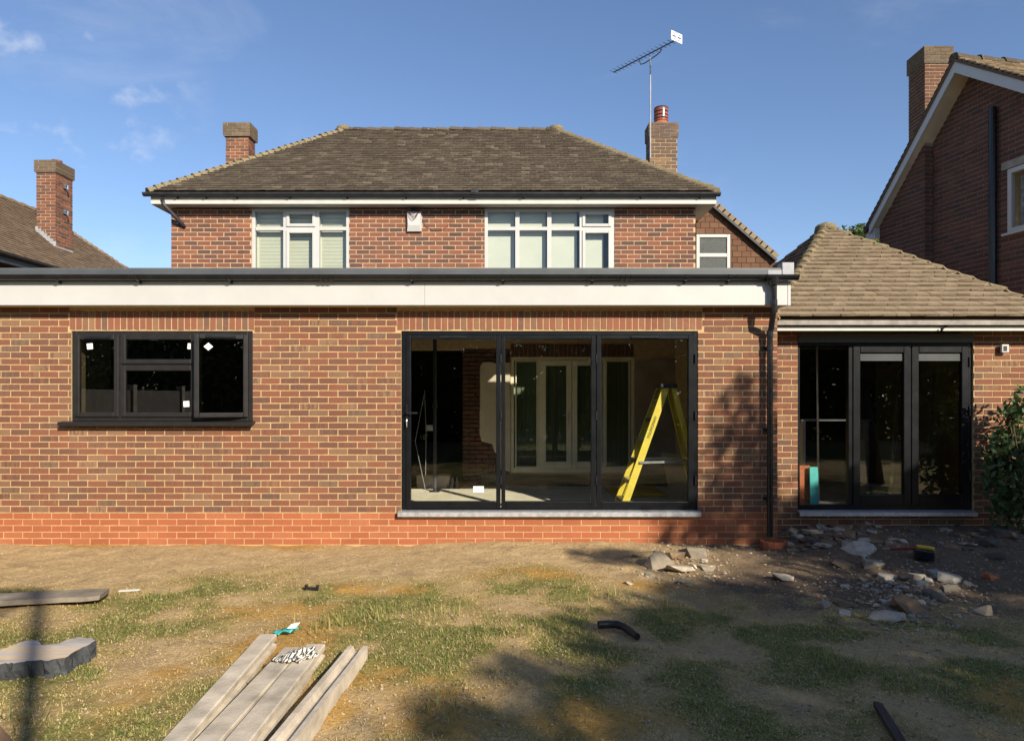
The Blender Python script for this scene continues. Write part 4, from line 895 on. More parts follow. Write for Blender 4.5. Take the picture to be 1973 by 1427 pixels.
for z in (0, -.62):
    p = Vector((X1+.03, yc+.32, at(0, 352, yc).z + z)); m = MB(); m.box(p.x-.03, p.y-.05, p.z-.05, p.x+.01, p.y+.05, p.z+.05); m.tube([p, p+Vector((.10, -.04, 0)), p+Vector((.10, -.04, -.09))], .02, 6); m.build('aerial_bracket', M['steel'], lch)

# ------------------------------------------------------------------ things fixed to the houses
def arr_attr(me, name, vals):
    a = me.attributes.new(name, 'FLOAT_VECTOR', 'POINT'); a.data.foreach_set('vector', np.array(vals, dtype=np.float32).ravel())
ya = 14.55 + CY; mx_ = at(1253, 0, ya).x; mtop = at(0, 112, ya).z
aer = empty('tv_aerial', (mx_, ya, at(0, 300, ya).z), 'long comb-like television aerial on a thin mast beside the right chimney', 'aerial')
MB().tube([(mx_, ya, at(0, 305, ya).z), (mx_, ya, mtop)], .015, 10).build('mast', M['lead'], aer)
zb = mtop + .07; bl_, br_ = Vector((2.20, ya+.80, zb)), Vector((3.22, ya-.58, zb)); bd = (br_-bl_).normalized(); bs = Vector((0, 0, 1)).cross(bd).normalized()
MB().bar(bl_, br_, .018, .018).build('boom', M['gutter_old'], aer)
mid = Vector((mx_, ya, mtop-.01)); b = MB(); pts = [mid - bd*.30 + Vector((0, 0, .08)), mid - bd*.27 + Vector((0, 0, -.02)), mid - bd*.16 + Vector((0, 0, -.04)), mid + bd*.16 + Vector((0, 0, -.0)), mid + bd*.27 + Vector((0, 0, .03)), mid + bd*.30 + Vector((0, 0, .08))]
b.tube(pts, .011, 6); b.build('cradle', M['gutter_old'], aer)
Lb = (br_-bl_).length
for i in range(16):
    p = bl_ + bd*(Lb*.97*i/15.5); MB().tube([p - bs*.11 + Vector((0, 0, .012)), p + bs*.11 + Vector((0, 0, .012))], .0055, 5).build('element', M['gutter_old'], aer)
rfm = MB()
c = br_ + bd*.03 + Vector((0, 0, .05)); hh, ww = .09, .16; up_ = Vector((0, 0, 1))
for a, b_, e in ((0, hh-.014, (ww, .014)), (0, -hh+.014, (ww, .014)), (-ww+.014, 0, (.014, hh)), (ww-.014, 0, (.014, hh)), (0, 0, (.02, hh)), (0, .03, (ww, .012)), (0, -.03, (ww, .012))):
    rfm.obox(c + bs*a + up_*b_, bs*e[0], bd*-.006, up_*e[1])
rfm.build('reflector', M['white_label'], aer)
alarm = empty('alarm_box', at(798, 430, HY), 'white alarm box with dangling wires between the upstairs windows', 'alarm box')
A_, B_ = at(784, 408, HY), at(813, 447, HY); zq = at(0, 436, HY).z
b = MB(); b.add([(A_.x, HY-.002, B_.z), (B_.x, HY-.002, B_.z), (B_.x, HY-.002, A_.z), (A_.x, HY-.002, A_.z), (A_.x+.03, HY-.075, zq), (B_.x-.03, HY-.075, zq), (B_.x-.012, HY-.065, A_.z-.01), (A_.x+.012, HY-.065, A_.z-.01), (A_.x+.01, HY-.05, B_.z), (B_.x-.01, HY-.05, B_.z)],
      [(3, 2, 1, 0), (4, 5, 6, 7), (8, 9, 5, 4), (0, 1, 9, 8), (0, 8, 4, 7, 3), (1, 2, 6, 5, 9), (2, 3, 7, 6)]); b.build('cover', M['white_upvc'], alarm)
b = MB(); q = at(798, 404, HY-.03); b.box(q.x-.05, HY-.05, q.z-.02, q.x+.05, HY-.004, q.z+.02); b.build('terminal_block', M['ladder_dark'], alarm)
for i in range(6):
    x0_, x1_ = A_.x+.01+random.uniform(-.03, .05), B_.x+random.uniform(-.06, .03); sag = .05+.028*i
    MB().tube([(x0_+(x1_-x0_)*t_/8, HY-.085, A_.z+.02 - sag*math.sin(math.pi*t_/8)) for t_ in range(9)], .0035, 4).build('wire', M['clay_dark' if i % 2 else 'gutter_old'], alarm)
MB().tube([at(x, y, HY-.008) for x, y in ((813, 420), (820, 436), (835, 445), (852, 443), (866, 432), (873, 420), (874, 402))], .004, 4).build('wire', M['clay_dark'], alarm)
sens = empty('sensor_light', at(1927, 672, SY), 'small white box lamp high on the wall right of the glazed doors', 'lamp')
b = MB(); p = at(1930, 672, SY); b.box(p.x-.045, SY-.07, p.z-.05, p.x+.045, SY-.03, p.z+.05); bevel(b.build('housing', M['white_upvc'], sens), .008, 2)
MB().box(p.x-.03, SY-.03, p.z-.035, p.x+.03, SY-.001, p.z+.035).build('back_plate', M['gutter_old'], sens); MB().box(p.x-.026, SY-.074, p.z-.03, p.x+.016, SY-.070, p.z+.03).build('lens', M['ladder_dark'], sens)
gul = empty('drain_gully', (dx1, -.12, 0), 'terracotta drain gully at the foot of the black downpipe', 'drain'); gz_ = float(gheight(np.array([dx1]), np.array([-.12]))[0])
b = MB(); n_ = 14
ro = [(.15*math.cos(2*math.pi*i/n_), .13*math.sin(2*math.pi*i/n_)) for i in range(n_)]; vs = []
for rr_, z in ((1., -.06), (1.02, .085), (.80, .085), (.7, -.02)): vs += [(dx1+.02+x*rr_, -.15+y*rr_, gz_+z) for x, y in ro]
b.add(vs, [(r*n_+i, r*n_+(i+1) % n_, (r+1)*n_+(i+1) % n_, (r+1)*n_+i) for r in range(3) for i in range(n_)] + [tuple(3*n_+i for i in range(n_))]); b.build('bowl', M['clay'], gul)

# ------------------------------------------------------------------ inside the rooms
ly_ = .52; fz = .206
lad = empty('step_ladder', (2.0, ly_, fz), 'yellow step ladder with black top standing behind the right bifold pane', 'ladder')
tpx, tpz = 1.905, 1.89; yn, yf, tn, tf = ly_-.20, ly_+.32, ly_-.13, ly_+.22
def railbar(p, q, w, h, nm, mat='ladder_yellow'):
    p, q = Vector(p), Vector(q); d = (q-p).normalized(); s = Vector((0, 1, 0)); u = d.cross(s).normalized(); m = MB()
    m.obox((p+q)/2, (q-p)/2, s*.004, u*w/2)
    for e in (-1, 1): m.obox((p+q)/2 + u*e*(w/2-.004) + s*.016*(1 if h > 0 else -1), (q-p)/2, s*.014, u*.004)
    return m.build(nm, M[mat], lad)
fb, bb = 1.29, 2.38
nr = railbar((fb, yn, fz), (tpx-.02, tn, tpz-.04), .085, 1, 'front_rail'); railbar((fb, yf, fz), (tpx-.02, tf, tpz-.04), .085, -1, 'front_rail')
railbar((bb, yn+.03, fz), (tpx+.08, tn+.02, tpz-.04), .06, 1, 'rear_rail'); railbar((bb, yf-.03, fz), (tpx+.08, tf-.02, tpz-.04), .06, -1, 'rear_rail')
for i in range(6):
    t_ = (i+1)/6.6; x = fb+(tpx-.02-fb)*t_; z = fz+(tpz-.04-fz)*t_; a = yn+(tn-yn)*t_+.006; b_ = yf+(tf-yf)*t_-.006
    m = MB(); m.box(x-.045, a, z-.012, x+.045, b_, z+.012); m.box(x-.045, a, z-.035, x-.038, b_, z-.012); m.build('tread', M['steel' if i % 2 else 'gutter_old'], lad)
m = MB(); m.box(tpx-.10, tn-.04, tpz-.05, tpx+.11, tf+.04, tpz); bevel(m.build('top_cap', M['ladder_dark'], lad), .012, 2)
for yy, sg_ in ((yn+.04, 1), (yf-.04, -1)):
    t_ = .42; x = fb+(tpx-fb)*t_; z = fz+(tpz-fz)*t_; x2 = bb+(tpx+.08-bb)*t_; m = MB(); m.bar((x, yy-.03*sg_, z+.02), ((x+x2)/2+.08, yy-.02*sg_, z+.03), .006, .03); m.bar(((x+x2)/2+.08, yy-.014*sg_, z+.03), (x2, yy, z+.01), .006, .03); m.build('spreader', M['steel'], lad)
for i in range(3):
    t_ = .2+.25*i; x = bb+(tpx+.08-bb)*t_; z = fz+(tpz-fz)*t_; MB().box(x-.02, yn+.04, z-.015, x+.02, yf-.04, z+.015).build('rear_brace', M['ladder_yellow'], lad)
tcv = bpy.data.curves.new('lettering', 'FONT'); tcv.body = 'YOUNGMAN'; tcv.size = .048; tcv.extrude = .0008; tcv.align_x = 'CENTER'; tcv.align_y = 'CENTER'
tmp = bpy.data.objects.new('tmp', tcv); COL.objects.link(tmp); bpy.context.view_layer.update()
tme = bpy.data.meshes.new_from_object(tmp.evaluated_get(bpy.context.evaluated_depsgraph_get())); bpy.data.objects.remove(tmp)
tme.materials.clear(); tme.materials.append(M['ladder_dark']); to = bpy.data.objects.new('lettering', tme); link(to, lad)
p, q = Vector((fb, yn-.0065, fz)), Vector((tpx-.02, tn-.0065, tpz-.04)); dr = (q-p).normalized(); nr_ = Vector((0, -1, 0)); nr_ = (nr_ - dr*nr_.dot(dr)).normalized(); ur = nr_.cross(dr); c = p.lerp(q, .70) + nr_*.001
to.matrix_basis = Matrix(((dr.x, ur.x, nr_.x, c.x), (dr.y, ur.y, nr_.y, c.y), (dr.z, ur.z, nr_.z, c.z), (0, 0, 0, 1)))
def thing(mb, name, mat, label, cat, group=None, smooth=False, bev=0):
    o = mb.build(name, M[mat], None, smooth); tag(o, label, cat, group)
    if bev: bevel(o, bev, 2)
    return o
prop = MB(); p = at(838, 700, 3.2); prop.tube([(p.x, 3.2, .2), (p.x, 3.2, 1.5), (p.x, 3.2, 2.72)], [.03, .03, .03], 8); prop.tube([(p.x, 3.2, 1.55), (p.x, 3.2, 1.62)], .045, 8); prop.box(p.x-.08, 3.12, .206, p.x+.08, 3.28, .215); prop.box(p.x-.08, 3.12, 2.70, p.x+.08, 3.28, 2.725)
thing(prop, 'steel_prop', 'gutter_old', 'dark steel prop inside the new room behind the left bifold pane', 'prop')
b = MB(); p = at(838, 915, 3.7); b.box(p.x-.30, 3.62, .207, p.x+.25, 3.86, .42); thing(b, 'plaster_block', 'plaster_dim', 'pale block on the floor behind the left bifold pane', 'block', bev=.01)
b = MB(); b.tube([at(817, 760, 2.6), at(800, 850, 2.6), at(822, 955, 2.4)], .004, 4); thing(b, 'hanging_cable', 'lead', 'thin cable hanging nearest the left jamb behind the left bifold pane', 'cable')
b = MB(); b.tube([at(818, 752, 2.7), at(821, 830, 2.7), at(820, 915, 2.7)], .004, 4); b.box(at(822, 0, 2.7).x-.005, 2.69, at(0, 827, 2.7).z-.02, at(834, 0, 2.7).x, 2.70, at(0, 821, 2.7).z+.02); thing(b, 'socket_cable', 'lead', 'thin cable with a white tag in the left bifold pane', 'cable')
b = MB(); b.add([(2.35, 2.2, .208), (2.80, 1.6, .208), (2.81, 1.62, .208), (2.36, 2.22, .208), (2.35, 2.9, .85), (2.80, 2.3, .85), (2.81, 2.32, .85), (2.36, 2.92, .85)], BF); thing(b, 'leaning_sheet', 'timber_pale', 'brown board sheet leaning behind the ladder legs', 'board')
b = MB(); b.box(1.55, 2.55, .208, 2.35, 3.5, .26); thing(b, 'insulation_sheet', 'tool_yellow', 'ochre sheet lying flat on the floor behind the ladder', 'sheet', bev=.01)
def leanbox(x0, x1, z0, z1, y, tilt, mat, name, label, cat):
    b = MB(); b.add([(x0, y, z0), (x1, y, z0), (x1, y+.03, z0), (x0, y+.03, z0), (x0+tilt*.2, y+tilt, z1), (x1+tilt*.2, y+tilt, z1), (x1+tilt*.2, y+.03+tilt, z1), (x0+tilt*.2, y+.03+tilt, z1)], BF); return thing(b, name, mat, label, cat)
y_ = SY+.42; leanbox(at(1542, 0, y_).x, at(1562, 0, y_).x, .24, at(0, 897, y_).z, y_, .04, 'clay', 'clay_panel', 'terracotta panel standing behind the left pane of the glazed doors', 'panel')
leanbox(at(1562, 0, y_-.08).x, at(1578, 0, y_-.08).x, .24, at(0, 900, y_-.08).z, y_-.08, .05, 'teal', 'teal_board', 'teal board standing behind the left pane of the glazed doors', 'board')
for a, b_, lb in ((1712, 1735, 'left'), (1783, 1800, 'right')):
    p, q = at(a, 965, SY+.6), at(b_, 715, SY+1.0); p.z = .245; m = MB(); m.bar(p, q, .045, .03, (0, 1, 0)); thing(m, 'leaning_batten', 'timber_pale', 'pale timber batten leaning behind the %s leaf of the glazed doors' % ('middle' if lb == 'left' else 'right'), 'batten')
m = MB(); m.tube([at(1574, 672, SY+.9)+Vector((0, 0, .1)), at(1577, 965, SY+.9)], .014, 6); o = thing(m, 'thin_post', 'steel', 'pale upright post inside the left pane of the glazed doors', 'post')
m = MB(); q0, q1 = at(1545, 808, SY+1.2), at(1636, 806, SY+1.2); m.box(q0.x, SY+1.2, q0.z-.02, q1.x+.3, SY+1.6, q0.z); m.box(q1.x+.25, SY+1.22, .24, q1.x+.29, SY+1.58, q0.z-.02); m.box(q0.x+.02, SY+1.22, .24, q0.x+.06, SY+1.58, q0.z-.02); thing(m, 'work_bench', 'lead', 'grey bench top seen through the left pane of the glazed doors', 'bench')

# ------------------------------------------------------------------ things lying in the garden
def hz(x, y): return float(gheight(np.array([x]), np.array([y]))[0])
def post(far_l, near_l, w, h, label, slot=False):
    """Concrete slotted fence post; far_l, near_l are photo pixels of the top-left edge."""
    a, b_ = gp(*far_l, .105), gp(*near_l, .105); d = (b_-a).normalized(); L = 2.45; s = Vector((0, 0, 1)).cross(d).normalized()
    if s.x < 0: s = -s
    up = Vector((0, 0, 1))
    if slot: prof = [(0, 0), (w, 0), (w, h), (w-.030, h), (w-.042, h-.036), (.042, h-.036), (.030, h), (0, h)]
    else: prof = [(0, 0), (w, 0), (w, h*.34), (w-.026, h*.42), (w-.026, h*.60), (w, h*.68), (w, h-.006), (w-.006, h), (.006, h), (0, h-.006), (0, h*.68), (.026, h*.6), (.026, h*.42), (0, h*.34)]
    z0 = .105 - h; m = MB(); n = len(prof); seg = 14; vs = []
    for i in range(seg+1):
        for q, (x, z) in enumerate(prof):
            p = a + d*(L*i/seg) + s*x; vs.append(Vector((p.x, p.y, z0+z)) + Vector((random.uniform(-.0015, .0015), 0, random.uniform(-.001, .001))))
    fs = [(i*n+q, i*n+(q+1) % n, (i+1)*n+(q+1) % n, (i+1)*n+q) for i in range(seg) for q in range(n)] + [tuple(range(n)), tuple(seg*n+q for q in reversed(range(n)))]
    m.add(vs, fs); return thing(m, 'concrete_post', 'concrete', label, 'fence post', 'concrete posts lying on the lawn')
post((500, 1221), (309, 1427), .115, .105, 'leftmost concrete fence post lying on the lawn, set apart by a gap')
post((546, 1246), (371, 1427), .125, .110, 'concrete fence post under the striped cloth, left of its close pair')
post((590, 1240), (430, 1427), .125, .110, 'concrete fence post right of the close pair, cloth over its edge')
post((672, 1243), (516, 1427), .125, .118, 'rightmost concrete fence post with an open groove facing up', True)
# striped cloth
n_ = 26; V = []; uv = []; c0 = gp(575, 1268, .11)
for i in range(n_):
    for j in range(n_):
        u_, v_ = i/(n_-1)-.5, j/(n_-1)-.5; r_ = fbm(np.array([u_*5]), np.array([v_*5]), 91)[0]; r2 = fbm(np.array([u_*9+4]), np.array([v_*9]), 92)[0]
        x = u_*.19 + .08*(r_-.5) + v_*.08; y = v_*.15*(1-.4*abs(u_)) + .10*(r2-.5); z = max(.003, .10*(r_*1.1+r2*.6-.62)*(1-abs(u_)*1.1)) + .004
        V.append((c0.x+x-.02, c0.y+y, .108+z)); uv.append((u_*3.4, v_*.5, 0))
m = MB(); m.add(V, [(i*n_+j, (i+1)*n_+j, (i+1)*n_+j+1, i*n_+j+1) for i in range(n_-1) for j in range(n_-1)])
o = thing(m, 'striped_cloth', 'cloth', 'crumpled black and white striped cloth on the concrete posts', 'cloth', smooth=True); arr_attr(o.data, 'uvx', uv); o.modifiers.new('s', 'SOLIDIFY').thickness = .004
# teal wrapper
c = gp(553, 1226, .02); tw = empty('teal_wrapper', c, 'small teal and white plastic wrapper at the end of the leftmost concrete post', 'wrapper'); n_ = 12; V = []
for i in range(n_):
    for j in range(6):
        u_, v_ = i/(n_-1), j/5-.5; V.append((c.x-.10+u_*.17, c.y+v_*.07*math.sin(math.pi*min(1, u_*.9+.1))+.03*u_, hz(c.x, c.y)+.02+.03*abs(math.sin(u_*7+v_*4))+.02*u_))
m = MB(); m.add(V, [(i*6+j, (i+1)*6+j, (i+1)*6+j+1, i*6+j+1) for i in range(n_-1) for j in range(5)]); o = m.build('film', M['teal'], tw, True); o.modifiers.new('s', 'SOLIDIFY').thickness = .003
m = MB(); m.add([(c.x+.0, c.y+.0, hz(c.x, c.y)+.065), (c.x+.06, c.y-.01, hz(c.x, c.y)+.07), (c.x+.085, c.y+.03, hz(c.x, c.y)+.10), (c.x+.02, c.y+.04, hz(c.x, c.y)+.085)], [(0, 1, 2, 3)]); o = m.build('paper', M['white_label'], tw); o.modifiers.new('s', 'SOLIDIFY').thickness = .003
# stone slab at left
slb = empty('stone_slab', gp(80, 1290), 'flat broken stone slab with dark rough edges on the grass at left', 'slab'); tz_ = .115
top = [(-60, 1262), (-30, 1280), (0, 1278), (30, 1276), (60, 1272), (95, 1271), (125, 1266), (150, 1252), (170, 1241), (184, 1233), (175, 1229), (150, 1227), (130, 1232), (110, 1240), (82, 1240), (74, 1233), (50, 1233), (20, 1243), (-10, 1256)]
m = MB(); P = []
for i, (x, y) in enumerate(top):
    a = gp(x, y, tz_); b_ = gp(*top[(i+1) % len(top)], tz_)
    for k in range(4): q = a.lerp(b_, k/4); P.append(q + Vector((random.uniform(-.008, .008), random.uniform(-.012, .012), 0)))
n_ = len(P); m.add(P, [tuple(reversed(range(n_)))]); so = m.build('top_face', M['stone_slab'], slb)
m = MB(); vs = []
for q in P: vs.append(q)
for lv in (.3, .7, 1.0):
    for q in P: vs.append(Vector((q.x+random.uniform(-.012, .012), q.y+random.uniform(-.015, .012)+.01*lv, tz_*(1-lv)-.01+random.uniform(-.004, .004))))
m.add(vs, [(r*n_+i, r*n_+(i+1) % n_, (r+1)*n_+(i+1) % n_, (r+1)*n_+i) for r in range(3) for i in range(n_)]); m.build('rough_edge', M['slab_edge'], slb)
# weathered plank
a, b_ = gp(-80, 1157, .06), gp(200, 1143, .06); m = MB(); seg = 16; vs = []; d = (b_-a)
s_ = Vector((-d.y, d.x, 0)).normalized()*.13
for i in range(seg+1):
    p = a + d*i/seg; e = random.uniform(-.006, .006); k = 1.0 if i < seg else .8
    for sx, z in ((-1, .035), (1, .035), (1, .075), (-1, .075)): q = p + s_*sx*k + Vector((0, e, 0)); vs.append((q.x+random.uniform(-.01, .01)*(i == seg), q.y, z + random.uniform(-.003, .003)))
m.add(vs, [(i*4+q, i*4+(q+1) % 4, (i+1)*4+(q+1) % 4, (i+1)*4+q) for i in range(seg) for q in range(4)] + [(3, 2, 1, 0), tuple(seg*4+q for q in range(4))]); thing(m, 'timber_plank', 'timber_grey', 'weathered grey plank lying on dry ground at the left edge', 'plank')
m = MB(); p = gp(168, 1147, .03); m.obox(p+Vector((0, 0, .01)), (.05, .03, .01), (-.012, .02, .004), (-.004, -.002, .02)); thing(m, 'wood_chip', 'timber_brown', 'dark wood chip lying against the weathered plank', 'wood chip')
m = MB(); p = gp(250, 1143, 0); m.bar((p.x-.09, p.y, .025), (p.x+.08, p.y+.02, .03), .03, .014); thing(m, 'white_stick', 'white_paint', 'short white stick on dry ground right of the plank', 'stick')
m = MB(); p = gp(601, 1140, 0); z = hz(p.x, p.y); m.box(p.x-.06, p.y-.02, z, p.x+.06, p.y+.02, z+.025); m.box(p.x-.06, p.y-.02, z+.025, p.x-.04, p.y+.02, z+.05); m.box(p.x+.04, p.y-.02, z+.025, p.x+.06, p.y+.02, z+.045); thing(m, 'black_bracket', 'gutter_black', 'small black plastic bracket on the bare ground', 'bracket', bev=.003)
m = MB(); pts = [gp(x, y, .045) for x, y in ((1153, 1203), (1170, 1202), (1187, 1202), (1202, 1207), (1215, 1216), (1228, 1226))]; m.tube(pts, [.029, .029, .029, .028, .027, .024], 12); thing(m, 'pipe_offcut', 'pipe_black', 'bent black pipe offcut on the shaded lawn', 'pipe', smooth=True).modifiers.new('es', 'EDGE_SPLIT').split_angle = 1.0
m = MB(); a, b_ = gp(1688, 1355, .04), gp(1745, 1450, .04); m.bar(a, b_, .032, .03, tint=0); m.bar(a+Vector((.030, .01, -.008)), b_+Vector((.028, -.02, -.008)), .018, .022); thing(m, 'dark_rail', 'pipe_black', 'dark grooved rail lying in the shaded grass at lower right', 'rail', bev=.004)
m = MB(); a, b_ = gp(-40, 1375, .10), gp(16, 1440, .02); m.bar(a, b_, .05, .05); thing(m, 'timber_stake', 'timber_brown', 'brown timber stake poking into the lower left corner', 'stake', bev=.006)
tl = empty('hand_tool', gp(1783, 1088), 'black and yellow tool with a dark red handle by the rubble', 'tool'); p = gp(1780, 1088); z = hz(p.x, p.y)
m = MB(); m.obox(p+Vector((.0, .0, z+.07)), (.085, -.03, -.01), (.02, .05, 0), (0, .0, .05)); bevel(m.build('head', M['gutter_black'], tl), .012, 2)
m = MB(); m.obox(p+Vector((.03, .02, z+.135)), (.075, -.03, -.006), (.016, .035, 0), (0, 0, .014)); bevel(m.build('yellow_top', M['tool_yellow'], tl), .006, 2)
m = MB(); m.tube([p+Vector((-.05, .03, z+.13)), p+Vector((-.28, .12, z+.10))], .016, 8); m.build('handle', M['tool_red'], tl)

# rubble -----------------------------------------------------------
def rock_mesh(seed, mat, flat=.6, k=18):
    r = random.Random(seed); bm = bmesh.new()
    for i in range(k):
        v = Vector((r.gauss(0, 1), r.gauss(0, 1), r.gauss(0, 1))).normalized(); sc = r.uniform(.75, 1.0)
        v = Vector((max(-.8, min(.8, v.x*sc*1.25)), max(-.75, min(.75, v.y*sc*1.25)), max(-.55, min(.5, v.z*sc*1.2)) + .18*v.x*(seed % 3 - 1))); bm.verts.new(v)
    bmesh.ops.convex_hull(bm, input=bm.verts); bmesh.ops.delete(bm, geom=[v for v in bm.verts if not v.link_faces], context='VERTS')
    me = bpy.data.meshes.new('rubble_stone'); bm.to_mesh(me); bm.free(); me.materials.append(M[mat]); return me
RK = {}
def rock(px, py, w, h, mat, label, group, dy=1.0, zoff=0., name='rubble_stone', pt=None):
    p = pt or gp(px, py); z = hz(p.x, p.y); d = p.y-CY; sx = w*d/F/1.6; sz = h*d/F/1.6
    if mat not in RK: RK[mat] = [rock_mesh(hash(mat) % 1 + i*17 + len(RK)*101, mat) for i in range(8)]
    o = bpy.data.objects.new(name, random.choice(RK[mat])); COL.objects.link(o); sy = (sx*.8+sz*.3)*dy
    o.location = (p.x, p.y+sy*.6, z + sz*.24 + zoff); o.rotation_euler = (random.uniform(-.25, .25), random.uniform(-.25, .25), random.uniform(0, 6.3)) if abs(sx-sy) < sx*.5 else (random.uniform(-.2, .2), random.uniform(-.2, .2), random.uniform(-.3, .3))
    o.scale = (sx, sy, sz); tag(o, label, 'stone', group); return o
H1, H2, H3, H4 = 'rubble heap by the bifold door', 'rubble heap before the glazed doors', 'stones at the foot of the side building', 'loose stones on the bare soil'
big = [(1274, 1096, 48, 42, 'stone_grey', 'pale grey concrete lump leaning at the left of the heap under the ladder pane', H1), (1303, 1082, 40, 26, 'stone_brown', 'brown rounded lump in the middle of the small heap by the bifold door', H1), (1346, 1080, 44, 34, 'stone_grey', 'grey block at the right of the small heap by the bifold door', H1),
 (1310, 1102, 62, 24, 'stone_pale', 'cream crumbling lump at the front of the small heap by the bifold door', H1), (1366, 1097, 34, 16, 'stone_grey', 'small grey stone at the right foot of the heap by the bifold door', H1),
 (1514, 1120, 44, 22, 'stone_pale', 'lone cream stone on bare soil between the two heaps', H4), (1661, 1080, 58, 32, 'stone_pale', 'large tan block at the back of the rubble before the glazed doors', H2), (1690, 1100, 36, 30, 'stone_grey', 'rounded grey stone beside the large tan block', H2),
 (1630, 1095, 40, 18, 'stone_brown', 'low brown stone left of the rounded grey stone', H2), (1718, 1117, 36, 20, 'stone_pale', 'pale stone left of centre below the hand tool', H2), (1773, 1120, 26, 24, 'stone_pale', 'angular beige stone right below the hand tool', H2), (1748, 1120, 24, 20, 'stone_dark', 'dark stone touching the angular beige stone', H2),
 (1807, 1113, 24, 22, 'stone_slate', 'bluish upright stone right of the hand tool', H2), (1838, 1128, 44, 28, 'stone_slate', 'large slate blue block in the right of the rubble heap', H2), (1841, 1142, 28, 14, 'stone_grey', 'flat grey stone in front of the slate blue block', H2), (1868, 1135, 20, 10, 'stone_grey', 'small outer stone right of the slate blue block', H2),
 (1816, 1154, 24, 24, 'stone_grey', 'grey stone right of the big brown lump', H2), (1797, 1150, 28, 28, 'stone_dark', 'dark lump behind the big brown lump', H2), (1782, 1133, 26, 16, 'stone_slate', 'bluish flat stone above the big brown lump', H2), (1762, 1178, 62, 52, 'stone_brown', 'biggest brown earthy lump in the middle of the rubble heap', H2),
 (1725, 1160, 18, 22, 'stone_pale', 'pale upright stone left of the big brown lump', H2), (1710, 1160, 18, 18, 'stone_pale', 'pale stone second left of the big brown lump', H2), (1719, 1196, 66, 28, 'stone_pale', 'flat pale slab piece at the front of the rubble heap', H2), (1634, 1168, 44, 20, 'stone_brown', 'brown shard left of the rubble heap', H4),
 (1592, 1172, 24, 16, 'stone_grey', 'small grey stone left of the brown shard', H4), (1632, 1187, 24, 12, 'stone_pale', 'small pale stone in front of the brown shard', H4), (1897, 1181, 38, 30, 'stone_grey', 'lone grey lump on soil at the right edge', H4), (1915, 1127, 30, 16, 'clay', 'terracotta brick fragment on the grass at right', H4),
 (1912, 1072, 38, 26, 'stone_dark', 'dark stone left of the big dark rock under the bush', H3), (1952, 1062, 50, 36, 'stone_dark', 'big dark rock under the rose bush', H3), (1924, 1086, 34, 20, 'stone_dark', 'dark stone in front of the big dark rock', H3), (1870, 1070, 32, 8, 'stone_pale', 'thin pale shard on the soil left of the dark rocks', H3), (1732, 1065, 36, 13, 'stone_pale', 'low pale slab between the tan block and the hand tool', H3)]
for r_ in big: rock(*r_)
PW = lambda x, y, a, b, m: ('back ' if y < m else 'front ') + ('far left', 'left', 'middle', 'right', 'far right')[max(0, min(4, int((x-a)/(b-a)*5)))]
r2 = random.Random(5); ADJ = dict(stone_grey='grey', stone_brown='brown', stone_pale='pale', stone_dark='dark', stone_slate='bluish', clay_dirty='reddish')
for i in range(70):
    x, y = r2.uniform(1505, 1700), r2.uniform(1020, 1068); w = r2.uniform(14, 34); mt = r2.choice(['stone_grey', 'stone_grey', 'stone_brown', 'stone_brown', 'stone_pale', 'stone_dark', 'clay_dirty']); rock(x, y+4, w, w*r2.uniform(.4, .6), mt, ('larger ' if w > 24.0 else 'smaller ') + ADJ[mt] + ' stone at ' + PW(x, y, 1505, 1700, 1044) + ' of rubble bank below left of glazed doors', H3)
for i in range(45):
    x, y = r2.uniform(1700, 1965), r2.uniform(1030, 1075); w = r2.uniform(10, 24); mt = r2.choice(['stone_grey', 'stone_dark', 'stone_dark', 'stone_brown']); rock(x, y+3, w, w*r2.uniform(.3, .5), mt, ('larger ' if w > 17.0 else 'smaller ') + ADJ[mt] + ' stone at ' + PW(x, y, 1700, 1965, 1052) + ' of strewn stones below right of glazed doors', H3)
for i in range(60):
    x, y = r2.gauss(1735, 52), r2.gauss(1150, 26); w = r2.uniform(8, 18); mt = r2.choice(['stone_grey', 'stone_pale', 'stone_pale', 'stone_brown', 'stone_slate']); rock(x, y, w, w*r2.uniform(.5, .8), mt, ('larger ' if w > 13.0 else 'smaller ') + ADJ[mt] + ' stone at ' + PW(x, y, 1660, 1810, 1150) + ' of the rubble heap before the glazed doors', H2)
for i in range(26):
    x, y = r2.gauss(1310, 36), r2.gauss(1090, 14); w = r2.uniform(9, 20); mt = r2.choice(['stone_grey', 'stone_pale', 'stone_brown']); rock(x, y, w, w*r2.uniform(.5, .8), mt, ('larger ' if w > 14.5 else 'smaller ') + ADJ[mt] + ' stone at ' + PW(x, y, 1275, 1345, 1090) + ' of the small heap by the bifold door', H1)
# fine gravel and crumbs
N = 5600; pxs = np.concatenate([rng.uniform(-150, 2100, 3000), rng.normal(1740, 95, 900), rng.normal(1320, 60, 300), rng.uniform(-100, 1973, 900), rng.uniform(1480, 1973, 500)]); pys = np.concatenate([1040+rng.random(3000)**1.3*380, rng.normal(1140, 45, 900), rng.normal(1085, 25, 300), 1050+rng.random(900)**1.6*330, rng.uniform(1020, 1250, 500)]); pys = np.clip(pys, 1030, 1420)
dd_ = F*CZ/(pys-HZ); X = (pxs-PX)*dd_/F; Y = CY+dd_; Z = gheight(X, Y); sz = rng.uniform(.004, .016, N)*np.where((np.arange(N) > 3000) & (np.arange(N) < 4200), 1.3, .8)
oct_ = np.array([(1, 0, 0), (0, 1, 0), (-1, 0, 0), (0, -1, 0), (0, 0, .7), (0, 0, -.7)]); of = np.array([(0, 1, 4), (1, 2, 4), (2, 3, 4), (3, 0, 4), (1, 0, 5), (2, 1, 5), (3, 2, 5), (0, 3, 5)])
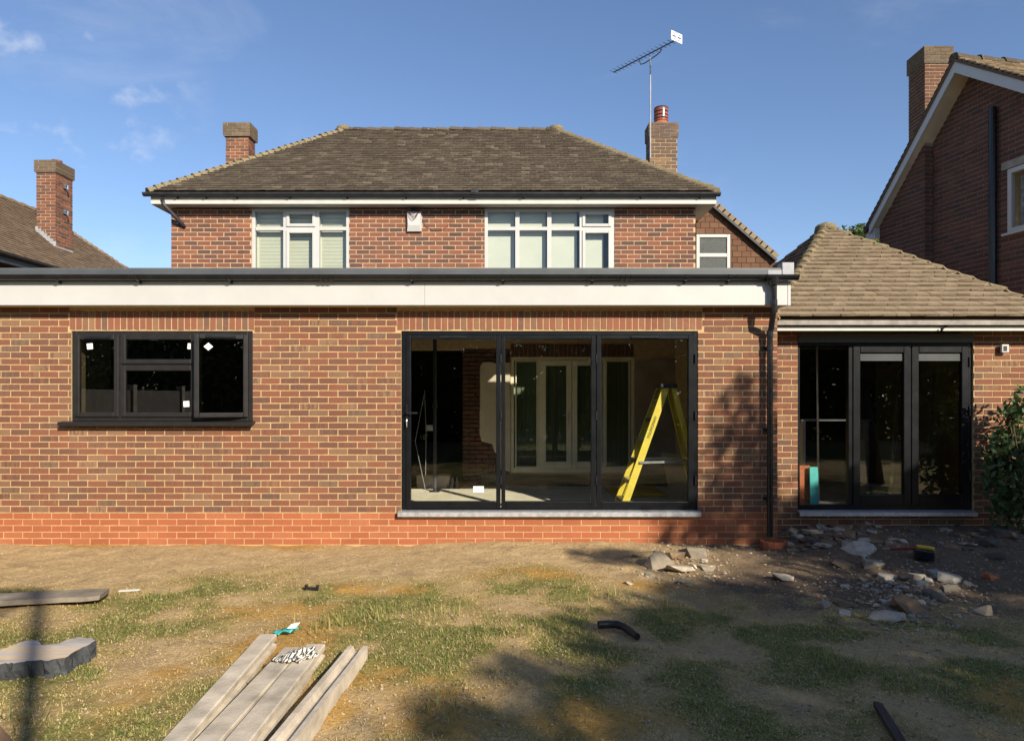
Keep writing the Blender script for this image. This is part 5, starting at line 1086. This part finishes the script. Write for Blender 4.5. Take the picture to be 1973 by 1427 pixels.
V = (oct_[None]*(sz[:, None, None]*rng.uniform(.6, 1.4, (N, 6, 1))) + np.stack([X, Y, Z+sz*.3], -1)[:, None]).reshape(-1, 3); Fg = (of[None] + 6*np.arange(N)[:, None, None]).reshape(-1, 3)
t = NT('gravel'); M['gravel'] = t.fin(t.ramp(t.attr('tint'), [(0, (.24, .175, .11)), (.55, (.36, .28, .19)), (1, (.44, .375, .285))]), .95, .15)
o = numesh('gravel', V, Fg, M['gravel'], np.repeat(np.clip(rng.random(N) - .25*(np.arange(N) < 3000), 0, 1), 6)); tag(o, 'loose gravel and crumbs of concrete on the bare soil', 'gravel', kind='stuff')

# ------------------------------------------------------------------ grass
def blades(name, N, xr, yr, label, lenr=(.012, .034), seed=1, flat=.5):
    r = np.random.default_rng(seed); X = r.uniform(*xr, N); Y = r.uniform(*yr, N); dcam = Y - CY
    g, s, so = gfields(X, Y); cl = fbm(X*7, Y*7, 61); keep = r.random(N) < np.clip((g*.8+.28*sstep(.25,.5,g))*(.35+1.3*sstep(.35, .65, cl)) , 0, 1)*(1-.8*s)*np.clip(4.2/dcam, .35, 1.2)**1.0
    X, Y, g, cl = X[keep], Y[keep], g[keep], cl[keep]; n = len(X); Z = gheight(X, Y)
    green = np.clip((g-.52)*1.0 + (cl-.5)*.7 + r.normal(0, .28, n), 0, 1)
    L = r.uniform(*lenr, n)*(.7+.7*green); az = r.uniform(0, 2*np.pi, n); el = np.clip(r.normal(.20+.35*green, .30, n), .05, 1.3); w = r.uniform(.0017, .0038, n)
    dx, dy, dz = np.cos(az)*np.cos(el), np.sin(az)*np.cos(el), np.sin(el); sx, sy = -np.sin(az), np.cos(az)
    base = np.stack([X, Y, Z], -1); S_ = np.stack([sx*w, sy*w, 0*w], -1); D_ = np.stack([dx*L, dy*L, dz*L], -1); mid = base + D_*.55 + np.stack([0*L, 0*L, L*.06], -1); tip = base + D_ - np.stack([0*L, 0*L, L*.12*(1-green)], -1); tip[:, 2] = np.maximum(tip[:, 2], Z+.004)
    V = np.stack([base-S_, base+S_, mid+S_*.7, mid-S_*.7, tip], 1).reshape(-1, 3); k = np.arange(n)[:, None]*5
    Ft = np.concatenate([k+np.array([[0, 1, 2]]), k+np.array([[0, 2, 3]]), k+np.array([[3, 2, 4]])], 0)
    o = numesh(name, V, Ft, M['grass'], np.repeat(np.clip(green*.9+r.normal(.05, .08, n), 0, 1), 5)); tag(o, label, 'grass', kind='stuff')
blades('lawn_grass', 640000, (-6.8, 7.0), (-6.6, -.7), 'patchy dry lawn grass, straw and green')
# a few taller weeds tufts
N = 340; r = np.random.default_rng(9); V, Ft, T = [], [], []; cnt = 0
cents = [gp(600, 1215), gp(640, 1200), gp(1000, 1225), gp(850, 1180), gp(1680, 1300), gp(1640, 1290), gp(1580, 1265), gp(40, 1400), gp(860, 1370), gp(730, 1190), gp(1180, 1150), gp(300, 1155), gp(1280, 1165), gp(1750, 1330)]
for c in cents:
    for i in range(46):
        x, y = c.x+r.normal(0, .10), c.y+r.normal(0, .07); z = hz(x, y); L = r.uniform(.05, .15); a = r.uniform(0, 6.28); e = r.uniform(.6, 1.4); w = r.uniform(.0018, .0038)
        d = np.array([math.cos(a)*math.cos(e), math.sin(a)*math.cos(e), math.sin(e)]); s = np.array([-math.sin(a), math.cos(a), 0])*w; b = np.array([x, y, z])
        V += [b-s, b+s, b+d*L*.6+s*.7, b+d*L*.6-s*.7, b+d*L+np.array([d[0], d[1], -.5])*L*.18]; k = cnt*5; Ft += [(k, k+1, k+2), (k, k+2, k+3), (k+3, k+2, k+4)]; T += [np.clip(r.normal(.72, .2), 0, 1)]*5; cnt += 1
o = numesh('grass_tufts', np.array(V), np.array(Ft), M['grass'], np.array(T)); tag(o, 'taller green grass tufts scattered over the lawn', 'grass', kind='stuff')

# ------------------------------------------------------------------ plants and the rest of the garden
def leafcloud(name, clumps, size, mat, parent, seed=3, kind=None):
    r = np.random.default_rng(seed); V, T = [], []
    for (c, rad, n, tb) in clumps:
        u = r.normal(size=(n, 3)); u /= np.linalg.norm(u, axis=1)[:, None]; u *= (r.random(n)**.45)[:, None]; u *= (1+.35*(np.sin(u[:, :1]*5+c[0]*9)*np.sin(u[:, 1:2]*6+c[1]*7)))
        p = np.array(c) + u*np.array(rad); a = r.normal(size=(n, 3)); a /= np.linalg.norm(a, axis=1)[:, None]; b = np.cross(a, r.normal(size=(n, 3))); b /= np.linalg.norm(b, axis=1)[:, None]
        s = (size*r.uniform(.6, 1.3, n))[:, None]; V.append(np.stack([p-a*s, p+b*s*.42+a*s*.1, p+a*s, p-b*s*.42+a*s*.1], 1)); T.append(np.repeat(np.clip(tb+r.normal(0, .2, n)+.25*u[:, 2], 0, 1), 4))
    V = np.concatenate(V).reshape(-1, 3); T = np.concatenate(T); n = len(V)//4
    return numesh(name, V, np.arange(n*4).reshape(n, 4), M[mat], T, parent, kind)
def tree(name, base, clumps, size, label, mat='leaf', seed=3, r0=.16, group=None, cat='tree'):
    t = empty(name, base, label, cat, group); B = Vector(base); C = sum((Vector(c[0]) for c in clumps), Vector())/len(clumps)
    m = MB(); fork = B.lerp(Vector((C.x, C.y, B.z + (C.z-B.z)*.55)), .6); fork.z = B.z + (C.z-B.z)*.5
    m.tube([B+Vector((0, 0, -.1)), B.lerp(fork, .5)+Vector((.05, -.03, 0)), fork], [r0, r0*.8, r0*.65], 9)
    for c in clumps: cv = Vector(c[0]); m.tube([fork, fork.lerp(cv, .5)+Vector((0, 0, .12)), cv], [r0*.5, r0*.3, r0*.1], 6)
    m.build('trunk', M['bark'], t, True); leafcloud('crown', clumps, size, mat, t, seed); return t
def sunward(tgt, tt): return (tgt[0] + SXY*tt, tgt[1] - tt, tgt[2] + SZY*tt)
# garden trees standing out of frame at right; their crowns shade the lawn and the wall foot
cA = [(sunward((2.7, 0, 1.1), 5.2), (.50, .6, .60), 420, .5), (sunward((3.0, 0, .5), 5.4), (.7, .7, .45), 900, .4), (sunward((4.2, .4, .2), 5.0), (1.0, .8, .42), 3000, .4), (sunward((5.6, .4, .25), 4.6), (1.0, .8, .50), 3000, .5), (sunward((3.6, -.5, 0), 5.2), (.8, .8, .35), 1600, .45), (sunward((5.0, -.7, 0), 5.0), (1.1, .9, .45), 3000, .45), (sunward((2.25, 0, .25), 5.6), (.6, .6, .35), 420, .45), (sunward((2.75, 0, 1.75), 5.3), (.35, .4, .30), 90, .5)]
cB = [(sunward((2.6, -3.2, 0), 6), (1.4, 1.3, .55), 3000, .4), (sunward((1.4, -3.6, 0), 6.2), (1.0, 1.1, .5), 2600, .45), (sunward((4.4, -3.0, 0), 5.8), (1.5, 1.1, .6), 2300, .45), (sunward((4.8, -1.6, 0), 5.6), (1.0, .6, .4), 900, .5), (sunward((1.0, -4.6, 0), 6.3), (.75, .6, .4), 1200, .5), (sunward((3.0, -4.8, 0), 6), (1.4, .8, .5), 1900, .5), (sunward((1.9, -2.1, 0), 6.2), (.7, .40, .28), 800, .5), (sunward((-.1, -4.7, 0), 6.5), (.5, .35, .3), 420, .5), (sunward((.1, -3.9, 0), 6.5), (.35, .25, .2), 170, .5), (sunward((1.0, -.55, 0), 6.5), (.45, .22, .2), 170, .5), (sunward((3.2, -1.75, 0), 6.0), (.5, .25, .25), 330, .5), (sunward((5.5, -4.5, 0), 6.0), (1.6, 1.6, .7), 2500, .5)]
tree('garden_tree', (7.3, -4.9, 0), cA, .085, 'leafy tree on the right boundary out of frame, shading the wall foot', group='trees on the right boundary')
tree('garden_tree', (6.9, -9.3, 0), cB, .085, 'leafy tree behind the camera at right, shading the lawn', seed=5, group='trees on the right boundary')
# rose bush at the right edge
rb = empty('rose_bush', (5.95, -.25, .1), 'dark green rose bush against the wall at the right edge', 'bush')
cl_ = []
for px, py, rp_, n in ((1950, 830, 42, 150), (1930, 880, 36, 120), (1962, 900, 50, 170), (1940, 940, 45, 150), (1975, 960, 55, 180), (1965, 790, 30, 80), (1978, 850, 40, 120), (1955, 985, 45, 120), (1912, 905, 16, 26), (1905, 880, 14, 14), (1920, 850, 14, 20), (1990, 775, 34, 80), (1968, 755, 14, 14), (1945, 800, 14, 14), (1900, 925, 10, 8), (2010, 900, 60, 200)):
    p = at(px, py, -.05+random.uniform(-.15, .15)); q = rp_/160.; cl_.append(((p.x, p.y, p.z), (q*1.05, q*.9, q*1.05), n, .6))
leafcloud('leaves', [(a_, b_, int(n_*1.5), t_) for a_, b_, n_, t_ in cl_], .052, 'leaf_rose', rb, 8)
for px, py in ((1960, 790), (1930, 870), (1908, 880), (1945, 770), (1985, 760), (1912, 905), (1938, 775)):
    p = at(px, py, -.05); MB().tube([(5.95+random.uniform(-.1, .1), -.1, .1), ((p.x+5.95)/2, -.08, p.z*.6), p], [.010, .007, .003], 5).build('stem', M['timber_brown'], rb)
# tree tip behind the side building
q = at(1655, 466, 17); tree('distant_tree', (q.x+.3, 17, 0), [((q.x-.1, 17, q.z), (.55, .55, .55), 900, .75), ((q.x+.55, 17, q.z-.15), (.5, .5, .45), 700, .7), ((q.x+.1, 17.3, q.z-.7), (.9, .8, .6), 900, .6)], .12, 'green tree tip peeping over the pyramid roof', seed=12, r0=.12)
# boundary fences and hedge behind the camera (seen only as reflections in the glass)
fn = empty('boundary_fence', (-6.75, -8, 0), 'concrete panel fence along the left boundary of the garden', 'fence')
for i in range(9):
    y0 = -.6 - i*1.85; MB().box(-6.82, y0-.06, 0, -6.70, y0+.06, 1.95).build('fence_post', M['concrete_old'], fn)
    for k in range(4): bevel(MB().box(-6.78, y0-1.79, .02+k*.46, -6.73, y0-.06, .02+k*.46+.452).build('fence_panel', M['fence_panel'], fn), .01)
hd = [((x, -19.5+random.uniform(-.6, .6), z), (1.4, 1.2, 1.4), 1500, .8) for x in np.arange(-18, 19, 1.7) for z in (.9, 2.8, 4.7)]
tree('garden_hedge', (0, -19.5, 0), hd, .17, 'tall dark hedge closing the garden behind the camera', seed=20, r0=.2, cat='hedge')
tree('shrub', (-5.9, -2.6, 0), [((-6.1, -2.4, .35), (.5, .6, .35), 500, .8), ((-6.1, -3.6, .3), (.5, .6, .3), 500, .8)], .05, 'low bright shrub by the concrete panel fence', seed=21, r0=.03, cat='shrub')
# unseen gallows-shaped timber post, inferred from the thin shadow it throws over the slab
gpv = gp(62, 1300); by_ = -10.2; bx_ = gpv.x + SXY*(gpv.y-by_); ht = SZY*(-2.0-by_)
gf = empty('braced_post', (bx_, by_, 0), 'tall timber post with braced arm behind the camera', 'post')
MB().box(bx_-.05, by_-.035, -.2, bx_+.05, by_+.035, ht+.05).build('upright', M['timber_brown'], gf)
MB().box(bx_-1.6, by_-.045, ht-.06, bx_-.05, by_+.045, ht+.03).build('arm', M['timber_brown'], gf)
MB().bar((bx_-.07, by_, ht-.15), (bx_-.75, by_, ht-.75), .07, .07).build('brace', M['timber_brown'], gf)
for e in EMP: del e['_o']
